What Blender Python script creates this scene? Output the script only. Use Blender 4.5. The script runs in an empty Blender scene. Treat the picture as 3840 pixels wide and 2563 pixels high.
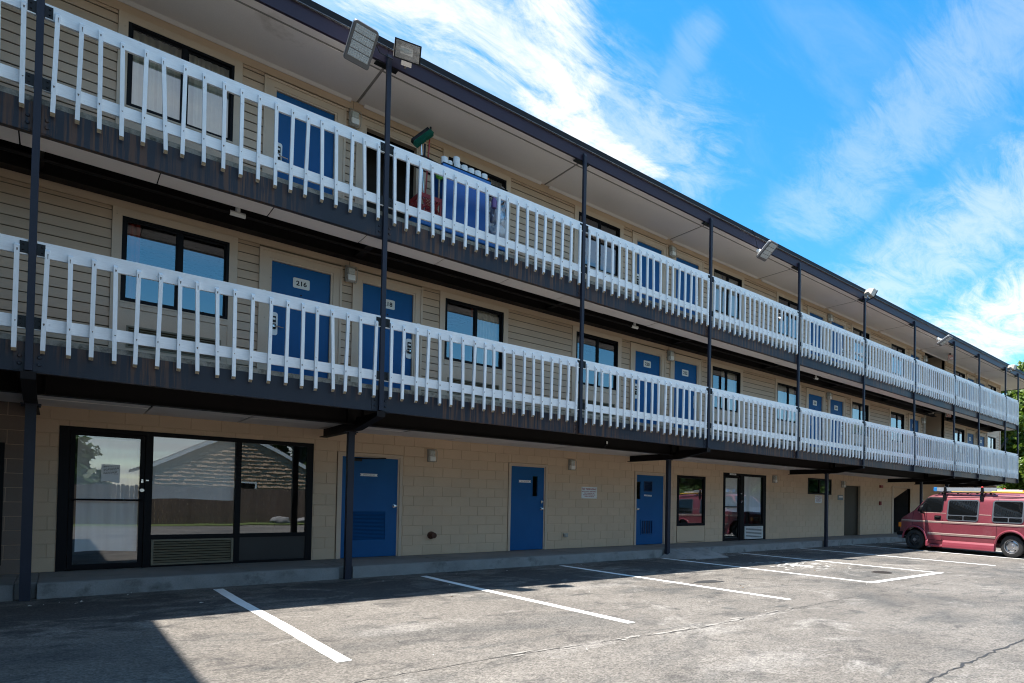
import bpy, bmesh, math, random
import numpy as np
from mathutils import Vector, Matrix
from mathutils.geometry import delaunay_2d_cdt

random.seed(7)
rng = np.random.default_rng(7)
SC = bpy.context.scene
COL = SC.collection
R = math.radians

# ------------------------------------------------------------------ camera
cam_d = bpy.data.cameras.new("camera")
cam_o = bpy.data.objects.new("camera", cam_d)
COL.objects.link(cam_o)
yaw, pitch, roll = R(45.0909), R(0.967), R(0.9121)
_f = Vector((math.sin(yaw) * math.cos(pitch), math.cos(yaw) * math.cos(pitch), math.sin(pitch)))
_r0 = Vector((math.cos(yaw), -math.sin(yaw), 0))
_u0 = _r0.cross(_f)
_r = _r0 * math.cos(roll) + _u0 * math.sin(roll)
_u = -_r0 * math.sin(roll) + _u0 * math.cos(roll)
mw = Matrix(((_r.x, _u.x, -_f.x, 0.2357), (_r.y, _u.y, -_f.y, -9.802), (_r.z, _u.z, -_f.z, 1.3025), (0, 0, 0, 1)))
cam_o.matrix_world = mw
cam_d.sensor_width = 36.0
cam_d.lens = 21.8437
cam_d.shift_x = -0.16273
cam_d.shift_y = 0.14955
cam_d.clip_end = 3000
SC.camera = cam_o

# ------------------------------------------------------------------ world: sky texture with wispy clouds
SUN = Vector((-0.26, 0.150, 1.0)).normalized()
world = bpy.data.worlds.new("World")
SC.world = world
world.use_nodes = True
wt = world.node_tree
wt.nodes.clear()


def wn(t, **kw):
    n = wt.nodes.new(t)
    for k, v in kw.items():
        setattr(n, k, v)
    return n


def wm(op, a, b=None, clamp=False):
    n = wn("ShaderNodeMath", operation=op, use_clamp=clamp)
    for i, v in enumerate((a, b)):
        if v is None:
            continue
        if isinstance(v, (int, float)):
            n.inputs[i].default_value = v
        else:
            wt.links.new(v, n.inputs[i])
    return n.outputs[0]


w_out = wn("ShaderNodeOutputWorld")
w_bg = wn("ShaderNodeBackground")
w_bg.inputs["Strength"].default_value = 0.15
w_sky = wn("ShaderNodeTexSky", sky_type="NISHITA")
w_sky.sun_disc = False
w_sky.sun_elevation = math.asin(SUN.z)
w_sky.sun_rotation = math.atan2(SUN.x, SUN.y)
w_sky.air_density = 1.0
w_sky.dust_density = 0.0
w_sky.ozone_density = 2.2
w_hsv = wn("ShaderNodeHueSaturation")
w_hsv.inputs["Hue"].default_value = 0.487
w_hsv.inputs["Saturation"].default_value = 1.36
w_hsv.inputs["Value"].default_value = 0.33
wt.links.new(w_sky.outputs[0], w_hsv.inputs["Color"])
w_tc = wn("ShaderNodeTexCoord")
w_sep = wn("ShaderNodeSeparateXYZ")
wt.links.new(w_tc.outputs["Generated"], w_sep.inputs[0])
zc = wm("MAXIMUM", w_sep.outputs[2], 0.02)
zden = wm("ADD", zc, 0.12)
px_ = wm("DIVIDE", w_sep.outputs[0], zden)
py_ = wm("DIVIDE", w_sep.outputs[1], zden)
w_cmb = wn("ShaderNodeCombineXYZ")
wt.links.new(px_, w_cmb.inputs[0])
wt.links.new(py_, w_cmb.inputs[1])


def w_noise(rot, scale, loc, nscale, detail, rough, dist):
    m = wn("ShaderNodeMapping")
    m.inputs["Rotation"].default_value = (0, 0, rot)
    m.inputs["Scale"].default_value = scale
    m.inputs["Location"].default_value = loc
    wt.links.new(w_cmb.outputs[0], m.inputs[0])
    n = wn("ShaderNodeTexNoise")
    n.inputs["Scale"].default_value = nscale
    n.inputs["Detail"].default_value = detail
    n.inputs["Roughness"].default_value = rough
    n.inputs["Distortion"].default_value = dist
    wt.links.new(m.outputs[0], n.inputs["Vector"])
    return n.outputs["Fac"]


def w_ramp(v, a, b):
    n = wn("ShaderNodeMapRange", interpolation_type="SMOOTHSTEP")
    n.inputs["From Min"].default_value = a
    n.inputs["From Max"].default_value = b
    wt.links.new(v, n.inputs["Value"])
    return n.outputs[0]


streak = w_noise(R(20), (0.55, 1.7, 1), (0.3, 0.1, 0), 2.6, 9, 0.62, 0.9)
big = w_noise(R(35), (0.8, 1.2, 1), (2.3, 1.35, 0), 0.85, 3, 0.5, 0.3)
fine = w_noise(R(-15), (1.0, 1.5, 1), (5.0, 0.7, 0), 7.0, 8, 0.65, 0.5)
fill_cloud = wm("MULTIPLY", w_ramp(big, 0.38, 0.58), w_ramp(streak, 0.30, 0.58))
fill_cloud = wm("MULTIPLY", fill_cloud, wm("ADD", 0.45, wm("MULTIPLY", fine, 1.1)), clamp=True)
veil = wm("MULTIPLY", w_ramp(streak, 0.46, 0.85), 0.14)
low = wm("MULTIPLY", w_ramp(w_sep.outputs[2], 0.20, 0.03), w_ramp(w_noise(R(10), (0.4, 0.6, 1), (1.1, 4.2, 0), 1.1, 6, 0.55, 0.4), 0.34, 0.56))


# two torn, streaky fields: one for the cloud over the roof, one for the long wisps on the right
NF = [(w_noise(R(20), (2.6, 4.2, 1), (3.1, 2.1, 0), 1.7, 15, 0.70, 1.6), w_noise(R(-60), (3.4, 8.0, 1), (1.0, 1.3, 0), 2.4, 12, 0.74, 0.8)),
      (w_noise(R(-62), (2.0, 4.6, 1), (6.1, 4.1, 0), 1.6, 15, 0.70, 1.6), w_noise(R(-35), (3.0, 8.5, 1), (2.0, 5.3, 0), 2.2, 12, 0.74, 0.8))]


def w_blob(p, q, width, seed, gain):
    """A wispy cloud bank: a soft capsule between two sky directions (plan coordinates), torn into streaks along its run."""
    ax, ay = p
    bx, by = q
    L2 = (bx - ax) ** 2 + (by - ay) ** 2
    dx = wm("SUBTRACT", px_, ax)
    dy = wm("SUBTRACT", py_, ay)
    t = wm("DIVIDE", wm("ADD", wm("MULTIPLY", dx, bx - ax), wm("MULTIPLY", dy, by - ay)), L2, clamp=True)
    ex = wm("SUBTRACT", dx, wm("MULTIPLY", t, bx - ax))
    ey = wm("SUBTRACT", dy, wm("MULTIPLY", t, by - ay))
    d = wm("SQRT", wm("ADD", wm("MULTIPLY", ex, ex), wm("MULTIPLY", ey, ey)))
    n, n2 = NF[seed]
    m_ = w_ramp(d, width * 1.9, 0.0)
    dens = wm("ADD", wm("MULTIPLY", n, 0.85), wm("MULTIPLY", n2, 0.45))
    dens = wm("ADD", dens, wm("MULTIPLY", m_, 0.42))
    return wm("MULTIPLY", wm("MULTIPLY", w_ramp(dens, 0.72, 1.20), w_ramp(m_, 0.0, 0.85)), gain)


CLOUDS = [((0.34, 1.06), (0.66, 1.00), 0.12, 0, 0.95), ((0.58, 0.90), (0.80, 1.12), 0.08, 0, 1.0), ((0.66, 1.10), (1.00, 1.10), 0.055, 0, 1.0),
          ((0.30, 1.15), (0.92, 1.08), 0.24, 0, 0.45), ((0.78, 0.74), (0.90, 1.00), 0.045, 1, 0.16), ((1.42, 0.92), (1.10, 0.28), 0.15, 1, 0.26),
          ((1.95, 1.02), (1.62, 0.34), 0.24, 1, 0.46), ((2.62, 1.02), (2.25, 0.45), 0.34, 1, 1.0)]
cov = wm("MAXIMUM", wm("MULTIPLY", fill_cloud, wm("MULTIPLY", wm("MULTIPLY", w_ramp(py_, 0.10, -0.30), w_ramp(w_sep.outputs[2], 0.22, 0.5)), 0.95)), veil)  # this field is added behind the camera only, to whiten the fill light
for c_ in CLOUDS:
    cov = wm("MAXIMUM", cov, w_blob(*c_))
cov = wm("MAXIMUM", cov, low)
cov = wm("MULTIPLY", cov, 0.97)
w_mix = wn("ShaderNodeMix", data_type="RGBA")
wt.links.new(cov, w_mix.inputs["Factor"])
wt.links.new(w_hsv.outputs[0], w_mix.inputs["A"])
w_mix.inputs["B"].default_value = (1.34, 1.36, 1.39, 1)
wt.links.new(w_mix.outputs["Result"], w_bg.inputs["Color"])
wt.links.new(w_bg.outputs[0], w_out.inputs[0])

# ------------------------------------------------------------------ sun and exposure
sun_d = bpy.data.lights.new("sun", "SUN")
sun_d.energy = 2.0
sun_d.angle = R(0.53)
sun_d.color = (1.0, 0.95, 0.88)
sun_o = bpy.data.objects.new("sun", sun_d)
COL.objects.link(sun_o)
sun_o.location = (0, 0, 40)
sun_o.rotation_euler = SUN.to_track_quat("Z", "Y").to_euler()
SC.view_settings.view_transform = "Standard"
SC.view_settings.look = "None"
SC.view_settings.gamma = 1.0
SC.view_settings.use_curve_mapping = False
SC.view_settings.exposure = 2.58
SC.render.engine = "CYCLES"
SC.cycles.filter_width = 1.1
SC.cycles.max_bounces = 7
SC.cycles.transparent_max_bounces = 8
SC.cycles.caustics_reflective = False
SC.cycles.caustics_refractive = False


# ------------------------------------------------------------------ materials
def mat(name, col, rough=0.6, metal=0.0, var=0.12, vscale=3.0, spots=None, fine=0.0, fscale=80.0, bump=0.0, bscale=60.0,
        objvar=0.0, streak=None, streak_amt=0.5, spec=0.5, stretch=None, coat=0.0):
    """Procedural surface: base colour with soft large variation, fine grain, optional dark/rust spots and vertical streaks."""
    m = bpy.data.materials.new(name)
    m.use_nodes = True
    nt = m.node_tree
    N, L = nt.nodes, nt.links
    b = N["Principled BSDF"]
    b.inputs["Roughness"].default_value = rough
    b.inputs["Metallic"].default_value = metal
    b.inputs["Specular IOR Level"].default_value = spec
    if coat:
        b.inputs["Coat Weight"].default_value = coat
        b.inputs["Coat Roughness"].default_value = 0.12
    geo = N.new("ShaderNodeNewGeometry")
    pos = geo.outputs["Position"]
    if stretch:
        mp = N.new("ShaderNodeMapping")
        mp.inputs["Scale"].default_value = stretch
        L.new(pos, mp.inputs[0])
        gpos = mp.outputs[0]
    else:
        gpos = pos

    def noise(scale, detail=4, rough_=0.55, src=pos):
        n = N.new("ShaderNodeTexNoise")
        n.inputs["Scale"].default_value = scale
        n.inputs["Detail"].default_value = detail
        n.inputs["Roughness"].default_value = rough_
        L.new(src, n.inputs["Vector"])
        return n.outputs["Fac"]

    def rngm(v, a, b_, c, d):
        n = N.new("ShaderNodeMapRange")
        for i, x in enumerate((a, b_, c, d)):
            n.inputs[1 + i].default_value = x
        L.new(v, n.inputs[0])
        return n.outputs[0]

    def math_(op, a, b_):
        n = N.new("ShaderNodeMath")
        n.operation = op
        for i, v in enumerate((a, b_)):
            if isinstance(v, (int, float)):
                n.inputs[i].default_value = v
            else:
                L.new(v, n.inputs[i])
        return n.outputs[0]

    val = rngm(noise(vscale), 0.25, 0.75, 1 - var, 1 + var)
    if fine:
        val = math_("MULTIPLY", val, rngm(noise(fscale, 3, 0.6, gpos), 0.3, 0.7, 1 - fine, 1 + fine))
    if objvar:
        oi = N.new("ShaderNodeObjectInfo")
        val = math_("MULTIPLY", val, rngm(oi.outputs["Random"], 0, 1, 1 - objvar, 1 + objvar))
    mul = N.new("ShaderNodeMix")
    mul.data_type = "RGBA"
    mul.blend_type = "MULTIPLY"
    mul.inputs["Factor"].default_value = 1.0
    mul.inputs["A"].default_value = (*col, 1)
    cb = N.new("ShaderNodeCombineColor")
    for i in range(3):
        L.new(val, cb.inputs[i])
    L.new(cb.outputs[0], mul.inputs["B"])
    colour = mul.outputs["Result"]
    if spots:
        scol, sc_, lo, hi = spots
        mx = N.new("ShaderNodeMix")
        mx.data_type = "RGBA"
        L.new(rngm(noise(sc_, 6, 0.65), lo, hi, 0, 1), mx.inputs["Factor"])
        L.new(colour, mx.inputs["A"])
        mx.inputs["B"].default_value = (*scol, 1)
        colour = mx.outputs["Result"]
    if streak:
        mp2 = N.new("ShaderNodeMapping")
        mp2.inputs["Scale"].default_value = (16, 16, 0.4)
        L.new(pos, mp2.inputs[0])
        s1 = rngm(noise(1.0, 5, 0.75, mp2.outputs[0]), 0.47, 0.55, 0, 1)
        s2 = rngm(noise(0.6, 3, 0.5), 0.41, 0.51, 0, 1)
        mx = N.new("ShaderNodeMix")
        mx.data_type = "RGBA"
        L.new(math_("MULTIPLY", math_("MULTIPLY", s1, s2), streak_amt), mx.inputs["Factor"])
        L.new(colour, mx.inputs["A"])
        mx.inputs["B"].default_value = (*streak, 1)
        colour = mx.outputs["Result"]
    L.new(colour, b.inputs["Base Color"])
    if bump:
        bp = N.new("ShaderNodeBump")
        bp.inputs["Strength"].default_value = 1.0
        bp.inputs["Distance"].default_value = bump
        L.new(noise(bscale, 4, 0.6, gpos), bp.inputs["Height"])
        L.new(bp.outputs[0], b.inputs["Normal"])
    return m


def glass_mat(name, tint=(0.75, 0.8, 0.82), base=0.10, gain=1.6, ripple=0.0):
    m = bpy.data.materials.new(name)
    m.use_nodes = True
    nt = m.node_tree
    N, L = nt.nodes, nt.links
    N.clear()
    out = N.new("ShaderNodeOutputMaterial")
    tr = N.new("ShaderNodeBsdfTransparent")
    tr.inputs[0].default_value = (*tint, 1)
    gl = N.new("ShaderNodeBsdfGlossy")
    gl.inputs["Roughness"].default_value = 0.0
    gl.inputs["Color"].default_value = (0.93, 0.96, 1, 1)
    # Schlick reflectance, the same from both sides of the pane
    geo_ = N.new("ShaderNodeNewGeometry")
    dt = N.new("ShaderNodeVectorMath")
    dt.operation = "DOT_PRODUCT"
    L.new(geo_.outputs["Normal"], dt.inputs[0])
    L.new(geo_.outputs["Incoming"], dt.inputs[1])

    def m1(op, a, b_=None, clamp=False):
        n = N.new("ShaderNodeMath")
        n.operation = op
        n.use_clamp = clamp
        for i_, v_ in enumerate((a, b_)):
            if v_ is None:
                continue
            if isinstance(v_, (int, float)):
                n.inputs[i_].default_value = v_
            else:
                L.new(v_, n.inputs[i_])
        return n.outputs[0]

    c5 = m1("POWER", m1("SUBTRACT", 1.0, m1("ABSOLUTE", dt.outputs["Value"]), True), 5.0)
    mm_out = m1("ADD", m1("MULTIPLY", m1("ADD", m1("MULTIPLY", c5, 0.96), 0.04), gain), base, True)
    mx = N.new("ShaderNodeMixShader")
    L.new(mm_out, mx.inputs[0])
    L.new(tr.outputs[0], mx.inputs[1])
    L.new(gl.outputs[0], mx.inputs[2])
    L.new(mx.outputs[0], out.inputs[0])
    if ripple:
        ns = N.new("ShaderNodeTexNoise")
        ns.inputs["Scale"].default_value = 1.3
        ns.inputs["Detail"].default_value = 1
        g = N.new("ShaderNodeNewGeometry")
        L.new(g.outputs["Position"], ns.inputs["Vector"])
        bp = N.new("ShaderNodeBump")
        bp.inputs["Distance"].default_value = ripple
        L.new(ns.outputs["Fac"], bp.inputs["Height"])
        L.new(bp.outputs[0], gl.inputs["Normal"])
    return m


M = {}
M["siding_gap"] = mat("sheathing_behind_boards", (0.16, 0.13, 0.09), 0.9, var=0.1)
M["siding"] = mat("siding_paint", (0.56, 0.405, 0.285), 0.55, var=0.08, vscale=1.2, fine=0.05, fscale=40, objvar=0.05, bump=0.0008, bscale=90, stretch=(0.3, 1, 4))
M["trim"] = mat("trim_paint", (0.60, 0.46, 0.34), 0.5, var=0.08, vscale=2.5, fine=0.04, spots=((0.20, 0.16, 0.11), 9, 0.66, 0.80))
M["block"] = mat("block_paint", (0.64, 0.465, 0.315), 0.65, spots=((0.57, 0.40, 0.27), 1.3, 0.58, 0.85), var=0.08, vscale=0.9, fine=0.07, fscale=120, objvar=0.035, bump=0.0025, bscale=130)
M["mortar"] = mat("mortar_paint", (0.59, 0.42, 0.285), 0.75, var=0.10, vscale=4, bump=0.002, bscale=90)
M["block_dark"] = mat("brown_block_paint", (0.20, 0.145, 0.115), 0.7, var=0.10, vscale=2, fine=0.06, objvar=0.06, bump=0.0025, bscale=120)
M["blue"] = mat("blue_door_paint", (0.009, 0.098, 0.275), 0.45, spec=0.2, spots=((0.012, 0.115, 0.31), 3.5, 0.56, 0.80), var=0.07, vscale=1.6, fine=0.03, fscale=200, bump=0.0004, bscale=220)
M["blue_dark"] = mat("blue_louvre_shadow", (0.008, 0.035, 0.10), 0.5, var=0.2, vscale=12)
M["steel"] = mat("charcoal_steel_paint", (0.024, 0.027, 0.042), 0.45, spec=0.25, var=0.12, vscale=3, fine=0.05, bump=0.0006, bscale=70)
M["beam"] = mat("weathered_beam_paint", (0.027, 0.031, 0.042), 0.42, var=0.16, vscale=1.5, fine=0.06, streak=(0.105, 0.060, 0.042), streak_amt=1.0,
                spots=((0.05, 0.03, 0.025), 14, 0.70, 0.82), bump=0.0008, bscale=50, spec=0.22)
M["beam_brown"] = mat("dark_brown_steel", (0.0085, 0.0065, 0.0065), 0.6, var=0.25, vscale=3, fine=0.1, spots=((0.03, 0.018, 0.014), 10, 0.62, 0.80), bump=0.001, spec=0.2)
M["fascia"] = mat("plum_fascia_paint", (0.028, 0.018, 0.034), 0.45, spec=0.3, var=0.12, vscale=1.0, fine=0.04, fscale=30)
M["roof_edge"] = mat("black_drip_edge", (0.011, 0.011, 0.012), 0.5, var=0.15, vscale=2, spec=0.15)
M["edge_metal"] = mat("bare_drip_metal", (0.45, 0.45, 0.45), 0.25, metal=0.8)
M["roofing"] = mat("gravel_roofing", (0.16, 0.15, 0.14), 0.9, var=0.2, vscale=2, bump=0.004)
M["soffit"] = mat("pale_soffit_paint", (0.82, 0.76, 0.73), 0.6, var=0.05, vscale=0.8, fine=0.03, fscale=60, bump=0.0006, bscale=120, spots=((0.46, 0.40, 0.35), 1.1, 0.66, 0.86))
M["soffit_batten"] = mat("soffit_batten_paint", (0.24, 0.22, 0.20), 0.6, var=0.1)
M["white_wood"] = mat("weathered_white_wood", (0.86, 0.86, 0.855), 0.5, var=0.05, vscale=6, fine=0.06, fscale=45, stretch=(0.25, 1, 3),
                      spots=((0.42, 0.39, 0.36), 12, 0.66, 0.82), objvar=0.03, bump=0.0012, bscale=60)
M["white_slat"] = mat("white_baluster_paint", (0.87, 0.87, 0.865), 0.48, var=0.05, vscale=5, fine=0.05, fscale=40, stretch=(3, 3, 0.3),
                      spots=((0.36, 0.33, 0.30), 15, 0.66, 0.80), objvar=0.05, bump=0.001, bscale=70)
M["stain"] = mat("rusty_nail_stain", (0.16, 0.12, 0.09), 0.7, var=0.3, vscale=30)
M["raw_wood"] = mat("raw_timber_end", (0.40, 0.33, 0.23), 0.8, var=0.3, vscale=40, spots=((0.10, 0.08, 0.06), 60, 0.55, 0.7))
M["slab"] = mat("stained_concrete_edge", (0.26, 0.245, 0.21), 0.85, var=0.25, vscale=5, fine=0.15, spots=((0.07, 0.07, 0.055), 9, 0.48, 0.66), bump=0.006, bscale=30)
M["walk"] = mat("walkway_concrete", (0.21, 0.205, 0.195), 0.85, var=0.16, vscale=1.4, fine=0.10, fscale=160, spots=((0.12, 0.115, 0.11), 2.5, 0.56, 0.78), bump=0.003, bscale=120)
M["curb"] = mat("curb_concrete", (0.25, 0.245, 0.235), 0.85, var=0.2, vscale=2.5, fine=0.12, fscale=110, spots=((0.10, 0.098, 0.092), 4, 0.52, 0.74), bump=0.006, bscale=60)
M["frame"] = mat("dark_bronze_frame", (0.008, 0.008, 0.010), 0.5, var=0.1, spec=0.12)
M["glass"] = glass_mat("window_glass", (0.80, 0.84, 0.86), 0.11, 2.0, 0.0006)
M["shop_glass"] = glass_mat("storefront_glass", (0.97, 0.98, 0.98), 0.09, 2.2, 0.0007)
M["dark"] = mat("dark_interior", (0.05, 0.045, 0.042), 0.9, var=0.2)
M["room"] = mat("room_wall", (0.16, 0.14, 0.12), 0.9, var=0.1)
M["curtain"] = mat("cream_curtain", (0.66, 0.60, 0.47), 0.85, var=0.08, vscale=8)
M["red_curtain"] = mat("red_curtain", (0.40, 0.045, 0.03), 0.85, var=0.1)
M["paper"] = mat("white_window_film", (0.93, 0.94, 0.95), 0.8, var=0.04, vscale=3)
M["plate"] = mat("white_number_plate", (0.80, 0.78, 0.72), 0.45, var=0.03)
M["white_plastic"] = mat("white_plastic", (0.80, 0.80, 0.78), 0.4, var=0.04)
M["grey_plastic"] = mat("grey_lamp_metal", (0.38, 0.36, 0.32), 0.45, var=0.1)
M["lens"] = mat("prismatic_lens", (0.52, 0.53, 0.50), 0.2, var=0.25, vscale=40)
M["black"] = mat("black_plastic", (0.010, 0.010, 0.011), 0.4, var=0.1, spec=0.25)
M["ink"] = mat("black_lettering", (0.015, 0.014, 0.014), 0.6, var=0.02)
M["red_ink"] = mat("dark_red_lettering", (0.34, 0.015, 0.025), 0.6, var=0.02)
M["chrome"] = mat("brushed_steel", (0.62, 0.62, 0.62), 0.25, metal=1.0, var=0.05)
M["tan_door"] = mat("brown_metal_door", (0.034, 0.026, 0.017), 0.5, var=0.12, spec=0.25)
M["grille"] = mat("tan_grille_paint", (0.20, 0.17, 0.115), 0.5, var=0.1)
M["shade_panel"] = mat("dark_spandrel", (0.02, 0.017, 0.016), 0.5, var=0.15)
M["lampgrey"] = mat("grey_floodlight_housing", (0.12, 0.12, 0.125), 0.45, metal=0.3, var=0.1)
M["lampwhite"] = mat("pale_floodlight_housing", (0.55, 0.48, 0.40), 0.5, var=0.15, vscale=12)
M["led"] = mat("led_lens_strip", (0.46, 0.48, 0.49), 0.25, var=0.35, vscale=70, bump=0.003, bscale=160)
M["red_box"] = mat("fire_alarm_red", (0.30, 0.02, 0.02), 0.4, var=0.08)
M["exit_face"] = mat("exit_sign_face", (0.75, 0.70, 0.62), 0.5, var=0.05)
M["plaque"] = mat("blue_grey_plaque", (0.14, 0.20, 0.22), 0.5, var=0.1)
M["rust"] = mat("rusty_pipe", (0.09, 0.035, 0.02), 0.8, var=0.3, vscale=30)
M["brick"] = mat("brown_brick", (0.17, 0.095, 0.06), 0.8, var=0.2, vscale=8, bump=0.004)
M["paint_line"] = mat("white_road_paint", (0.78, 0.78, 0.76), 0.7, var=0.06, vscale=4, fine=0.10, fscale=150, spots=((0.24, 0.225, 0.21), 9, 0.62, 0.80), bump=0.002, bscale=150)


# ------------------------------------------------------------------ mesh helpers
class MB:
    """Collects quads, boxes, tubes and lathes; build() links them as ONE mesh object."""

    def __init__(s):
        s.v, s.f, s.mi = [], [], []

    def add(s, verts, faces, mi=0):
        o = len(s.v)
        s.v.extend(tuple(p) for p in verts)
        for f in faces:
            s.f.append(tuple(i + o for i in f))
            s.mi.append(mi)
        return s

    def box(s, x0, x1, y0, y1, z0, z1, mi=0):
        v = [(x, y, z) for z in (z0, z1) for y in (y0, y1) for x in (x0, x1)]
        return s.add(v, [(0, 2, 3, 1), (4, 5, 7, 6), (0, 1, 5, 4), (2, 6, 7, 3), (0, 4, 6, 2), (1, 3, 7, 5)], mi)

    def prism(s, poly, axis, a, b, mi=0):
        """poly: 2-D outline; axis 'x': (y,z), 'y': (x,z), 'z': (x,y); extruded from a to b."""
        def P(p, t):
            return {"x": (t, p[0], p[1]), "y": (p[0], t, p[1]), "z": (p[0], p[1], t)}[axis]
        n = len(poly)
        v = [P(p, a) for p in poly] + [P(p, b) for p in poly]
        f = [tuple(range(n - 1, -1, -1)), tuple(range(n, 2 * n))] + [(i, (i + 1) % n, n + (i + 1) % n, n + i) for i in range(n)]
        return s.add(v, f, mi)

    def tube(s, pts, r, n=8, mi=0, caps=True):
        pts = [Vector(p) for p in pts]
        rs = r if isinstance(r, (list, tuple)) else [r] * len(pts)
        rings = []
        up = None
        for i, p in enumerate(pts):
            d = (pts[min(i + 1, len(pts) - 1)] - pts[max(i - 1, 0)]).normalized()
            if up is None:
                up = Vector((0, 0, 1)) if abs(d.z) < 0.9 else Vector((1, 0, 0))
            a = d.cross(up).normalized()
            b = a.cross(d).normalized()
            up = b
            rings.append([p + (a * math.cos(2 * math.pi * k / n) + b * math.sin(2 * math.pi * k / n)) * rs[i] for k in range(n)])
        v = [q for ring in rings for q in ring]
        f = []
        for i in range(len(pts) - 1):
            for k in range(n):
                f.append((i * n + k, i * n + (k + 1) % n, (i + 1) * n + (k + 1) % n, (i + 1) * n + k))
        if caps:
            f.append(tuple(range(n - 1, -1, -1)))
            f.append(tuple((len(pts) - 1) * n + k for k in range(n)))
        return s.add(v, f, mi)

    def lathe(s, prof, c, axis="x", n=24, mi=0, caps=True):
        """prof: list of (offset along axis, radius)."""
        v, f = [], []
        for (o, r) in prof:
            for k in range(n):
                a = 2 * math.pi * k / n
                p, q = r * math.cos(a), r * math.sin(a)
                v.append({"x": (c[0] + o, c[1] + p, c[2] + q), "y": (c[0] + p, c[1] + o, c[2] + q), "z": (c[0] + p, c[1] + q, c[2] + o)}[axis])
        for i in range(len(prof) - 1):
            for k in range(n):
                f.append((i * n + k, i * n + (k + 1) % n, (i + 1) * n + (k + 1) % n, (i + 1) * n + k))
        if caps:
            f.append(tuple(range(n)))
            f.append(tuple((len(prof) - 1) * n + k for k in range(n)))
        return s.add(v, f, mi)

    def mesh(s, name, mats, smooth=False):
        me = bpy.data.meshes.new(name)
        me.from_pydata(s.v, [], s.f)
        for m in (mats if isinstance(mats, (list, tuple)) else [mats]):
            me.materials.append(m)
        me.polygons.foreach_set("material_index", s.mi)
        bm = bmesh.new()
        bm.from_mesh(me)
        if len(bm.faces) > 1:
            bmesh.ops.recalc_face_normals(bm, faces=bm.faces)
        bm.to_mesh(me)
        bm.free()
        if smooth:
            me.polygons.foreach_set("use_smooth", [True] * len(me.polygons))
            try:
                me.set_sharp_from_angle(angle=R(35))
            except Exception:
                pass
        me.update()
        return me

    def build(s, name, mats, parent=None, loc=(0, 0, 0), smooth=False, bevel=0.0):
        o = bpy.data.objects.new(name, s.mesh(name, mats, smooth))
        COL.objects.link(o)
        o.parent = parent
        o.location = loc
        if bevel:
            bv = o.modifiers.new("bevel", "BEVEL")
            bv.width = bevel
            bv.segments = 2
            bv.limit_method = "ANGLE"
            bv.angle_limit = R(50)
        return o


def link(name, me, parent=None, loc=(0, 0, 0), rot=(0, 0, 0)):
    o = bpy.data.objects.new(name, me)
    COL.objects.link(o)
    o.parent = parent
    o.location = loc
    o.rotation_euler = rot
    return o


def thing(name, label, cat, loc=(0, 0, 0), rot=(0, 0, 0), group=None):
    o = bpy.data.objects.new(name, None)
    COL.objects.link(o)
    o.location = loc
    o.rotation_euler = rot
    o.empty_display_size = 0.2
    return tag(o, label, cat, group)


def tag(o, label, cat, group=None):
    o["label"] = label
    o["category"] = cat
    if group:
        o["group"] = group
    return o


def copy_tree(o, parent=None):
    c = o.copy()
    COL.objects.link(c)
    c.parent = parent
    for ch in list(o.children):
        copy_tree(ch, c)
    return c


def part(name, parent, loc=(0, 0, 0), rot=(0, 0, 0)):
    """An Empty that is a part carrying its own sub-parts."""
    o = bpy.data.objects.new(name, None)
    COL.objects.link(o)
    o.parent = parent
    o.location = loc
    o.rotation_euler = rot
    o.empty_display_size = 0.1
    return o


def text_mesh(s, width, height, m, parent, loc, name="lettering", bold=0.0, rotz=0.0, spacing=1.0):
    """Flat lettering facing -Y, centred on loc, fitted into width x height."""
    cu = bpy.data.curves.new(name, "FONT")
    cu.body = s
    cu.align_x = "CENTER"
    cu.align_y = "CENTER"
    cu.offset = bold
    cu.space_character = spacing
    cu.resolution_u = 3
    to = bpy.data.objects.new("tmp_text", cu)
    COL.objects.link(to)
    dg = bpy.context.evaluated_depsgraph_get()
    me = bpy.data.meshes.new_from_object(to.evaluated_get(dg))
    COL.objects.unlink(to)
    bpy.data.objects.remove(to)
    bpy.data.curves.remove(cu)
    me.name = name
    n = len(me.vertices)
    co = np.empty(n * 3)
    me.vertices.foreach_get("co", co)
    co = co.reshape(-1, 3)
    if n:
        mn, mx = co.min(0), co.max(0)
        c = (mn + mx) / 2
        sc = np.array([width / max(mx[0] - mn[0], 1e-6), height / max(mx[1] - mn[1], 1e-6)])
        out = np.zeros_like(co)
        out[:, 0] = (co[:, 0] - c[0]) * sc[0]
        out[:, 2] = (co[:, 1] - c[1]) * sc[1]
        me.vertices.foreach_set("co", out.ravel())
    me.materials.clear()
    me.materials.append(m)
    me.update()
    return link(name, me, parent, loc, (0, 0, rotz))


def rect_sub(r, holes):
    """Rectangle minus rectangles, all (x0,x1,z0,z1)."""
    out = [r]
    for h in holes:
        nxt = []
        for (a, b, c, d) in out:
            if h[0] >= b or h[1] <= a or h[2] >= d or h[3] <= c:
                nxt.append((a, b, c, d))
                continue
            if h[0] > a:
                nxt.append((a, h[0], c, d))
            if h[1] < b:
                nxt.append((h[1], b, c, d))
            l, r_ = max(a, h[0]), min(b, h[1])
            if h[2] > c:
                nxt.append((l, r_, c, h[2]))
            if h[3] < d:
                nxt.append((l, r_, h[3], d))
        out = nxt
    return [q for q in out if q[1] - q[0] > 0.004 and q[3] - q[2] > 0.004]


def wall_mb(x0, x1, z0, z1, y0, y1, holes):
    mb = MB()
    for (a, b, c, d) in rect_sub((x0, x1, z0, z1), holes):
        mb.box(a, b, y0, y1, c, d)
    return mb


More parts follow.
